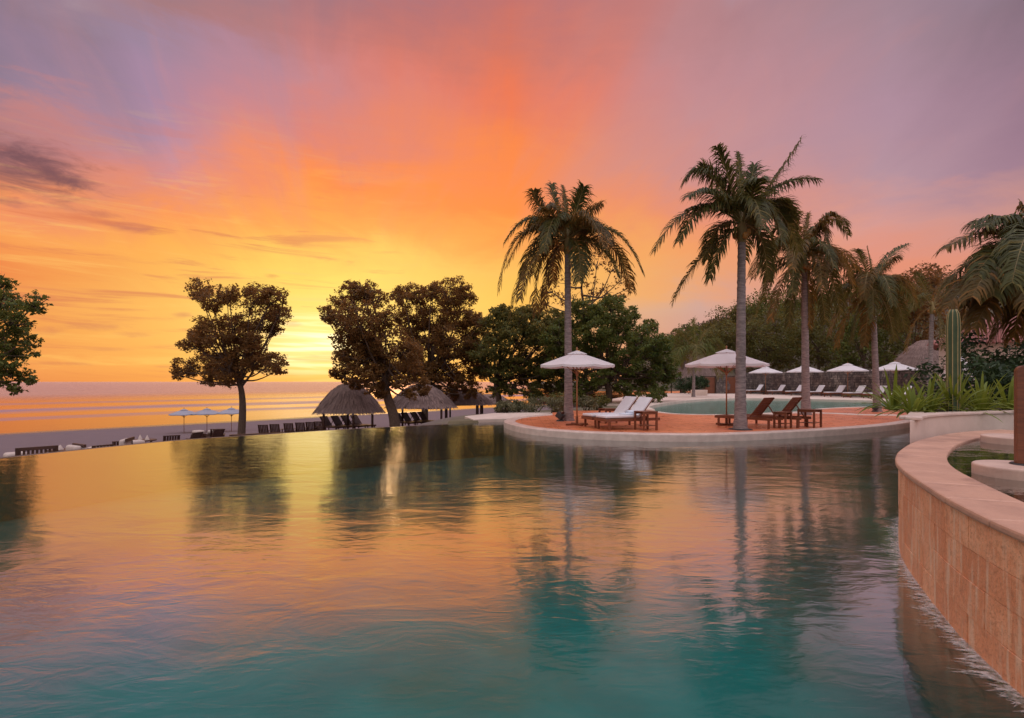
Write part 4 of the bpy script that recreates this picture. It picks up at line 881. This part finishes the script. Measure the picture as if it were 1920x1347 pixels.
# closed, tied parasol behind the cactus
cp = thing('closed_parasol', ((1794-960)/1000*24, 24, .1), 'closed white parasol with flaring skirt behind the cactus', 'parasol')
V = []; F = []; n = 24; prof = [(.03, 2.95), (.16, 2.7), (.30, 2.45), (.46, 2.25), (.40, 2.2), (.56, 1.9), (.66, 1.62), (.60, 1.60)]
for r_, z in prof:
    for i in range(n): a = 2*math.pi*i/n; f_ = 1+.16*math.cos(a*6); V.append((r_*f_*math.cos(a), r_*f_*math.sin(a), z))
for i in range(len(prof)-1):
    for q in range(n): F.append((i*n+q, i*n+(q+1) % n, (i+1)*n+(q+1) % n, (i+1)*n+q))
MB().add(V, F).build('canopy', M_canopy, cp, True); MB().tube([(0, 0, 0), (0, 0, 3.05)], .03, 8).build('pole', M_pole, cp, True)
# rubble wall: L-shaped
def rubble(name, label, a, b_, h, th=.5):
    a, b_ = Vector(a), Vector(b_); d = b_-a; L = d.length; u = d.normalized(); nr_ = Vector((u.y, -u.x, 0)); r = thing(name, a, label, 'wall')
    MB().bar((0, 0, h/2-.1), (d.x, d.y, h/2-.1), th-.12, h+.1).build('wall_core', M_mortar, r); mb = MB(); z = 0
    while z < h-.05:
        hh = random.uniform(.18, .30); l = random.uniform(-.2, 0)
        while l < L:
            w = random.uniform(.22, .55); c = u*(l+w/2)+nr_*(th/2-.10+random.uniform(-.03, .03)); M = Matrix((u, -nr_, Vector((0, 0, 1)))).transposed() @ Matrix.Rotation(random.uniform(-.08, .08), 3, 'Y')
            mb.box((c.x, c.y, z+hh/2), (w-.035, .18, hh-.03), M, random.uniform(.84, .97)); l += w
        z += hh
    l = 0
    while l < L:
        w = random.uniform(.4, .7); c = u*(l+w/2); mb.box((c.x, c.y, h+.03), (w-.02, th, .12), Matrix((u, -nr_, Vector((0, 0, 1)))).transposed(), .92); l += w
    tag(mb.build('stone', M_rubble, r), kind='stuff'); return r
rubble('stone_wall', 'long dark rubble stone wall behind the row of white loungers', (29.6, 69, .1), (36.6, 43, .1), 2.55)
rubble('stone_wall', 'short rubble stone pier between the two wooden doors', (25.5, 66.4, .1), (26.6, 66.4, .1), 2.45)
rubble('stone_wall', 'rubble wall stretch right of the wooden doors behind the tallest palm', (28.0, 66.6, .1), (30.2, 66.6, .1), 2.45)
for (x, lab) in ((24.55, 'wooden plank door left of the stone pier'), (27.3, 'wooden plank door right of the stone pier')):
    r = thing('wooden_door', (x, 66.5, .1), lab, 'door', 'plank doors at the far pool'); me = None
    for i in range(7):
        if me is None: o = MB().box((0, 0, 0), (.195, .05, 2.05)).build('plank', M_wood, r); me = o.data
        else: o = link('plank', me, M_wood, r)
        o.location = (-.6+i*.2, 0, 1.07)
    for s in (-1, 1): MB().box((s*.78, 0, 1.1), (.12, .12, 2.2)).build('jamb', M_darkwood, r)
    MB().box((0, 0, 2.2), (1.7, .12, .12)).build('lintel', M_darkwood, r); MB().tube([(.5, -.03, 1.0), (.5, -.1, 1.0), (.5, -.1, 1.15), (.5, -.03, 1.15)], .015, 6).build('handle', M_black, r)
o = bevel(MB().box((0, 0, .3), (1.6, .6, .6)).build('stone_block', M_pale, None, False, (20.0, 57, .17)), .03); tag(o, 'pale low stone block on the patio at the far pool corner', 'stone block')
# ------------------------------------------------------------------ thatched roofs
def palapa(label, loc, rad_, eave, peak, posts, group='thatched shelters on the beach', ridge=0.0, post_h=None, cat='thatched shelter', n=3400):
    r = thing('thatched_shelter', loc, label, cat, group)
    prof = [(rad_*1.0, eave-.10), (rad_*1.02, eave), (rad_*.78, eave+(peak-eave)*.40), (rad_*.52, eave+(peak-eave)*.74), (rad_*.24, eave+(peak-eave)*.965), (rad_*.02, peak)]
    V = []; F = []; m_ = 36
    for q, z in prof:
        for i in range(m_): a = 2*math.pi*i/m_; V.append((q*math.cos(a)+ridge*math.copysign(1, math.cos(a))*min(1, abs(math.cos(a))*2)*(.5+.5*(q/rad_)), q*math.sin(a)*.9, z+random.uniform(-.03, .03)))
    for i in range(len(prof)-1):
        for q in range(m_): F.append((i*m_+q, i*m_+(q+1) % m_, (i+1)*m_+(q+1) % m_, (i+1)*m_+q))
    rf = MB().add(V, F).build('roof', M_thatch, r)
    SV = []; SF = []
    for _ in range(n):
        f_ = min(1.0, (random.choice((.18,.30,.42,.54,.66,.78,.90,1.0))+random.uniform(-.045, .02))) if random.random() < .8 else random.uniform(.95, 1.0); a = random.uniform(0, 2*math.pi); q = rad_*f_; z = np.interp(f_, [.02, .24, .52, .78, 1.02], [peak, eave+(peak-eave)*.965, eave+(peak-eave)*.74, eave+(peak-eave)*.40, eave])
        ex = ridge*math.copysign(1, math.cos(a))*min(1, abs(math.cos(a))*2)*(.5+.5*f_)
        L = random.uniform(.2, .45); sl_ = (peak-eave)/rad_; w = random.uniform(.015, .04); ca, sa = math.cos(a), math.sin(a)*.9; p = Vector((q*ca+ex, q*sa, z+.05)); e = p+Vector((ca, sa, 0)).normalized()*L*.75+Vector((0, 0, -L*sl_*.75-.04)); t = Vector((-sa, ca, 0))*w
        k_ = len(SV); SV += [p-t, p+t, e+t*.6, e-t*.6]; SF.append((k_, k_+1, k_+2, k_+3))
    tag(quads('thatch_fringe', np.array([tuple(v) for v in SV]), np.array(SF), M_thatch, rf), kind='stuff')
    for (x, y) in posts: MB().tube([(x, y, -.1), (x, y, eave+.35)], .075, 8).build('post', M_darkwood, r, True)
    bm_ = MB()
    for i in range(len(posts)): bm_.bar((posts[i][0], posts[i][1], eave+.12), (posts[(i+1) % len(posts)][0], posts[(i+1) % len(posts)][1], eave+.12), .09, .11)
    bm_.build('beam', M_darkwood, r); return r
sq = lambda a, c: [(-a, -c), (a, -c), (a, c), (-a, c)]
def pal_at(px, D): x = (px-960)/1000*D; return (x, D, lz(x, D))
L1 = pal_at(655, 34); palapa('nearest thatched shelter on four posts, left of the leaning tree trunk', L1, 1.68, CAMZ-.054*34-L1[2], CAMZ-.005*34-L1[2], [(-1.35,-.8), (.55,-1.0), (1.6,-.5), (-.4,1.0)], ridge=.35)
L2 = pal_at(790, 37); palapa('middle thatched shelter, right of the leaning tree trunk', L2, 1.95, CAMZ-.046*37-L2[2], CAMZ-.006*37-L2[2], sq(1.55, 1.2), ridge=.35)
L3 = pal_at(872, 45); palapa('small far thatched shelter with peak under the tree crowns', L3, 1.9, CAMZ-.041*45-L3[2], CAMZ-.015*45-L3[2], sq(1.4, 1.2), ridge=.4)
L4p = pal_at(918, 52); palapa('farthest low thatched shelter, nearest the crooked tree trunk', L4p, 1.7, CAMZ-.040*52-L4p[2], CAMZ-.024*52-L4p[2], sq(1.2, 1.1), ridge=.5)
palapa('purple grey thatched roof behind the stone wall end, left of the cactus', (44.5, 57, .1), 3.3, 2.9, 6.0, sq(2.3, 2.0), None, .3)
palapa('low pinkish thatched shelter behind the dark hedge at the far pool', (24.5, 72, .1), 3.6, 2.0, 5.2, sq(2.4, 2.0), None, .5)
# villa with tiled roof, mostly behind palm and hedge
vl = thing('villa', (44.5, 44, .1), 'villa with reddish tiled roof behind the cactus and large palm', 'house', None, R(-42))
MB().box((0, 0, 2.4), (14, 9, 4.8)).build('wall', M_plaster, vl)
rf = MB(); rf.add([(-7.8,-5.3,4.65), (7.8,-5.3,4.65), (7.8,5.3,4.65), (-7.8,5.3,4.65), (-3.2,0,7.4), (3.2,0,7.4)], [(0,1,5,4), (1,2,5), (2,3,4,5), (3,0,4), (3,2,1,0)]); rfo = rf.build('roof', M_rooftile, vl)
tm = MB(); 
for i in range(46):
    x = -7.6+i*.338; top_y = max(0.0, (abs(x)-3.2)/4.6); tm.tube([(x, -5.32, 4.70), (x*(1-.0), -5.3*top_y-.02, 4.70+(1-top_y)*2.72)], .085, 6)
tag(tm.build('roof_tiles', M_rooftile, rfo, True), kind='stuff')
for x in (-4, 0, 4):
    wf = MB().box((x, -4.53, 1.9), (1.5, .1, 1.4)).build('window', M_darkwood, vl); MB().box((x, -4.585, 1.9), (1.3, .03, 1.2)).build('pane', M_black, wf)

# ================================================================== BEACH FURNITURE (seen over the pool edge)
def chair(label, loc, rz, group, wood=None, recl=22):
    wood = wood or M_darkwood; r = thing('wooden_chair', loc, label, 'chair', group, rz); a = R(recl)
    for s in (-1, 1):
        MB().bar((.0, s*.29, .0), (.06, s*.29, .42), .05, .04).build('leg', wood, r); MB().bar((.62, s*.29, .0), (.52, s*.29, .42), .05, .04).build('leg', wood, r)
        MB().bar((-.04, s*.31, .55), (.6, s*.31, .52), .09, .025).build('armrest', wood, r); MB().bar((.03, s*.29, .4), (.03, s*.29, .55), .04, .05).build('arm_post', wood, r)
    MB().bar((-.02, 0, .37), (.56, 0, .31), .58, .03).build('seat', wood, r); bo = MB()
    top = (.52+.66*math.sin(a), 0, .30+.66*math.cos(a)); bo.bar((.52, -.28, .3), (top[0], -.28, top[2]), .03, .04); bo.bar((.52, .28, .3), (top[0], .28, top[2]), .03, .04); bo.bar((top[0], -.3, top[2]), (top[0], .3, top[2]), .06, .03); bb = bo.build('backrest', wood, r); me = None
    for i in range(6):
        y = -.225+i*.09
        if me is None: o = MB().bar((.52, 0, .3), (top[0], 0, top[2]), .072, .018).build('slat', wood, bb); me = o.data
        else: o = link('slat', me, wood, bb)
        o.location = (0, y, 0)
    return r
def bp(px, D): x = (px-960)/1000*D; return (x, D, lz(x, D))
SEA_RZ = math.atan2(-SHN[1], -SHN[0])           # backs toward the pool, seats toward the sea
ROW_RZ = R(-82)
r0 = chair('dark wooden chair beyond the pool edge, first left of the row near the lone tree', bp(500, 34), ROW_RZ, 'row of dark chairs facing the sea')
for px, D, lab in ((521,34.6,'dark wooden chair, second in the row from the lone tree'), (547,35.2,'dark wooden chair, third in the row from the lone tree'), (568,35.8,'dark wooden chair, fourth in the row from the lone tree'), (586,36.4,'dark wooden chair, fifth in the row from the lone tree'), (602,37,'dark wooden chair nearest the first thatched shelter post')):
    copy_tree(r0, bp(px, D), ROW_RZ+random.uniform(-.08, .08), lab)
r1 = chair('reclined wooden chair among white cushions beyond the pool edge', bp(231, 19.5), SEA_RZ-.25, 'lounge chairs on the terrace below the pool', recl=30)
for px, D, rz, lab in ((318,22.5,SEA_RZ-.2,'reclined wooden chair right of the round table with white napkins'), (169,17.2,SEA_RZ+.2,'wooden chair at the long dark table below the pool edge'), (341,24,SEA_RZ+.5,'wooden chair just left of the first beach parasol pole'), (390,27,SEA_RZ+.3,'wooden chair close to the second beach parasol pole'), (408,28,SEA_RZ-.4,'wooden chair between the second and third beach parasols')):
    copy_tree(r1, bp(px, D), rz, lab)
# slatted bench at the left
bn_ = thing('bench', bp(63, 15.2), 'dark slatted bench back showing over the pool edge near the frame side', 'bench', None, SEA_RZ)
for s in (-1, 1):
    MB().bar((0, s*.42, 0), (0, s*.42, .42), .06, .06).build('leg', M_darkwood, bn_); MB().bar((.5, s*.42, 0), (.58, s*.42, 1.0), .06, .06).build('leg', M_darkwood, bn_)
MB().bar((-.03, 0, .44), (.52, 0, .44), .9, .04).build('seat', M_darkwood, bn_); bb = MB(); bb.bar((.575, -.45, .96), (.575, .45, .96), .05, .09); bb.bar((.545, -.45, .56), (.545, .45, .56), .04, .07); bo = bb.build('backrest', M_darkwood, bn_); me = None
for i in range(9):
    if me is None: o = MB().bar((.545, 0, .56), (.575, 0, .94), .055, .02).build('slat', M_darkwood, bo); me = o.data
    else: o = link('slat', me, M_darkwood, bo)
    o.location = (0, -.36+i*.09, 0)
lb = lounger('low dark lounger at the frame side below the pool edge', tuple(Vector(bp(6, 14.2))+Vector((0, 0, .25))), SEA_RZ-1.1, None, True, 30, M_darkwood)
def table(label, loc, rad_, h, wood, rz=0, long=0.0, group=None):
    r = thing('table', loc, label, 'table', group, rz)
    if long: bevel(MB().box((0, 0, h), (long, rad_*2, .05)).build('table_top', wood, r), .01); L = [(s*(long/2-.1), t*(rad_-.1)) for s in (-1, 1) for t in (-1, 1)]
    else: MB().lathe([(0, h-.02), (rad_, h-.02), (rad_, h+.02), (0, h+.02)], 24).build('table_top', wood, r); L = [(.6*rad_*math.cos(a), .6*rad_*math.sin(a)) for a in (0.8, 2.37, 3.94, 5.5)]
    for x, y in L: MB().bar((x, y, 0), (x, y, h-.02), .05, .05).build('leg', wood, r)
    return r
table('long dark table below the pool edge with white napkins', bp(140, 16.6), .4, .72, M_darkwood, R(-20), 1.4)
TB = bp(268, 20.8); table('round dark table with white napkins below the pool edge', TB, .45, .74, M_darkwood)
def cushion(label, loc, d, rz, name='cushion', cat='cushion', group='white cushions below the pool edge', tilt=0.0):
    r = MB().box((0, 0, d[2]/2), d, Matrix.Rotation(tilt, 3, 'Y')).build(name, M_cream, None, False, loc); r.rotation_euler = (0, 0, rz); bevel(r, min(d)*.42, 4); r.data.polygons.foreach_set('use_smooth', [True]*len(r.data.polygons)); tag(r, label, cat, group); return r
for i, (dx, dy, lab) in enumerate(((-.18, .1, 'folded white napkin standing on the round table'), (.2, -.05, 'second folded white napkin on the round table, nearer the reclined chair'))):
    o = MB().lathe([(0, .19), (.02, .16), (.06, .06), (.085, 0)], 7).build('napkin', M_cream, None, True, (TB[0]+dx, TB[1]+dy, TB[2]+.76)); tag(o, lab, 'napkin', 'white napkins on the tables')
T2 = bp(140, 16.6)
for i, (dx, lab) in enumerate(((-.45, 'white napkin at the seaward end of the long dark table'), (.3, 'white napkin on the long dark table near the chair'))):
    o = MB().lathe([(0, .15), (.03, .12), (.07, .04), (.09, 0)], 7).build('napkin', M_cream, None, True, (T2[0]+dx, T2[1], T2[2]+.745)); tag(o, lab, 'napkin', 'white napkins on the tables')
def daybed(label, loc, rz):
    r = thing('daybed', loc, label, 'daybed', 'white daybeds below the pool edge', rz)
    bevel(MB().box((0, 0, .3), (1.3, .85, .12)).build('frame', M_darkwood, r), .01)
    for s in (-1, 1):
        for t in (-1, 1): MB().box((s*.58, t*.36, .13), (.07, .07, .26)).build('leg', M_darkwood, r)
    bevel(MB().box((0, 0, .43), (1.26, .8, .16)).build('mattress', M_cream, r), .05, 3); bevel(MB().box((.5, 0, .62), (.2, .7, .3)).build('bolster', M_cream, r), .08, 3); MB().bar((.64, -.4, .75), (.64, .4, .75), .06, .1).build('headrail', M_darkwood, r)
daybed('white cushioned daybed between the long table and the reclined chair', tuple(Vector(bp(202, 18.2))+Vector((0, 0, .18))), R(20)); daybed('white cushioned daybed just right of the slatted bench', tuple(Vector(bp(100, 15.9))+Vector((0, 0, .12))), R(60))
for px, D, lab, h in ((29,14.9,'white cushion between the low dark lounger and the slatted bench',.8), (118,16.2,'small white cushion left of the long dark table',.62), (256,20.0,'white cushion left of the round table',.75), (372,26.5,'white cushion left of the second beach parasol pole',.8), (400,27.6,'white cushion right of the second beach parasol pole',.75)):
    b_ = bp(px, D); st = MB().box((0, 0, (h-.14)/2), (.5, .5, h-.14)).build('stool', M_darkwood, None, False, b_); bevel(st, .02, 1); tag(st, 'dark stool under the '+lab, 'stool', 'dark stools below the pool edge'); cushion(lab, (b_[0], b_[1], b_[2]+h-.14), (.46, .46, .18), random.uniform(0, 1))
# low timber edging by the lone tree
o = MB().bar((0, 0, .2), (2.6, 1.6, .2), .3, .42).build('timber_edging', M_darkwood, None, False, bp(430, 31)); bevel(o, .02); tag(o, 'long low dark timber edging at the foot of the lone tree', 'edging')
# dark loungers under the thatched shelters
pr = None
for (px, D, lab) in ((640,34.2,'dark lounger under the nearest thatched shelter, first from the left post'), (661,34.5,'dark lounger under the nearest thatched shelter, second from the left post'), (682,34.8,'dark lounger under the nearest thatched shelter, third from the left post'), (699,35.2,'dark lounger under the nearest thatched shelter, closest to the tree trunk'), (776,37,'dark lounger under the middle thatched shelter, closest to the tree trunk'), (791,37.3,'dark lounger second from the tree trunk under the middle thatched shelter'), (808,37.6,'dark lounger third from the tree trunk under the middle thatched shelter'), (823,38,'dark lounger farthest from the tree trunk under the middle thatched shelter')):
    loc = tuple(Vector(bp(px, D))+Vector((0, 0, .10)))
    if pr is None: pr = lounger(lab, loc, R(150), 'dark loungers under the thatched shelters', False, 52, M_darkwood)
    else: copy_tree(pr, loc, R(150+random.uniform(-6, 6)), lab)
# three parasols on the sand
pr = None
M_bcloth = surf('beach_cloth', L4(.30,.29,.34), L4(.25,.245,.30), 2, .9)
for px, lab in ((345,'pale beach parasol farthest from the lone tree trunk'), (388,'pale beach parasol in the middle of the three on the sand'), (434,'pale beach parasol touching the lone tree trunk')):
    x = (px-960)/1000*50; loc = (x, 50, lz(x, 50))
    if pr is None: pr = parasol(lab, loc, 'three beach parasols on the sand', 1.3, CAMZ-.051*50-loc[2], CAMZ-.0605*50-loc[2], base=False, rz=.1, cloth=M_bcloth)
    else: copy_tree(pr, loc, random.uniform(0, .5), lab)
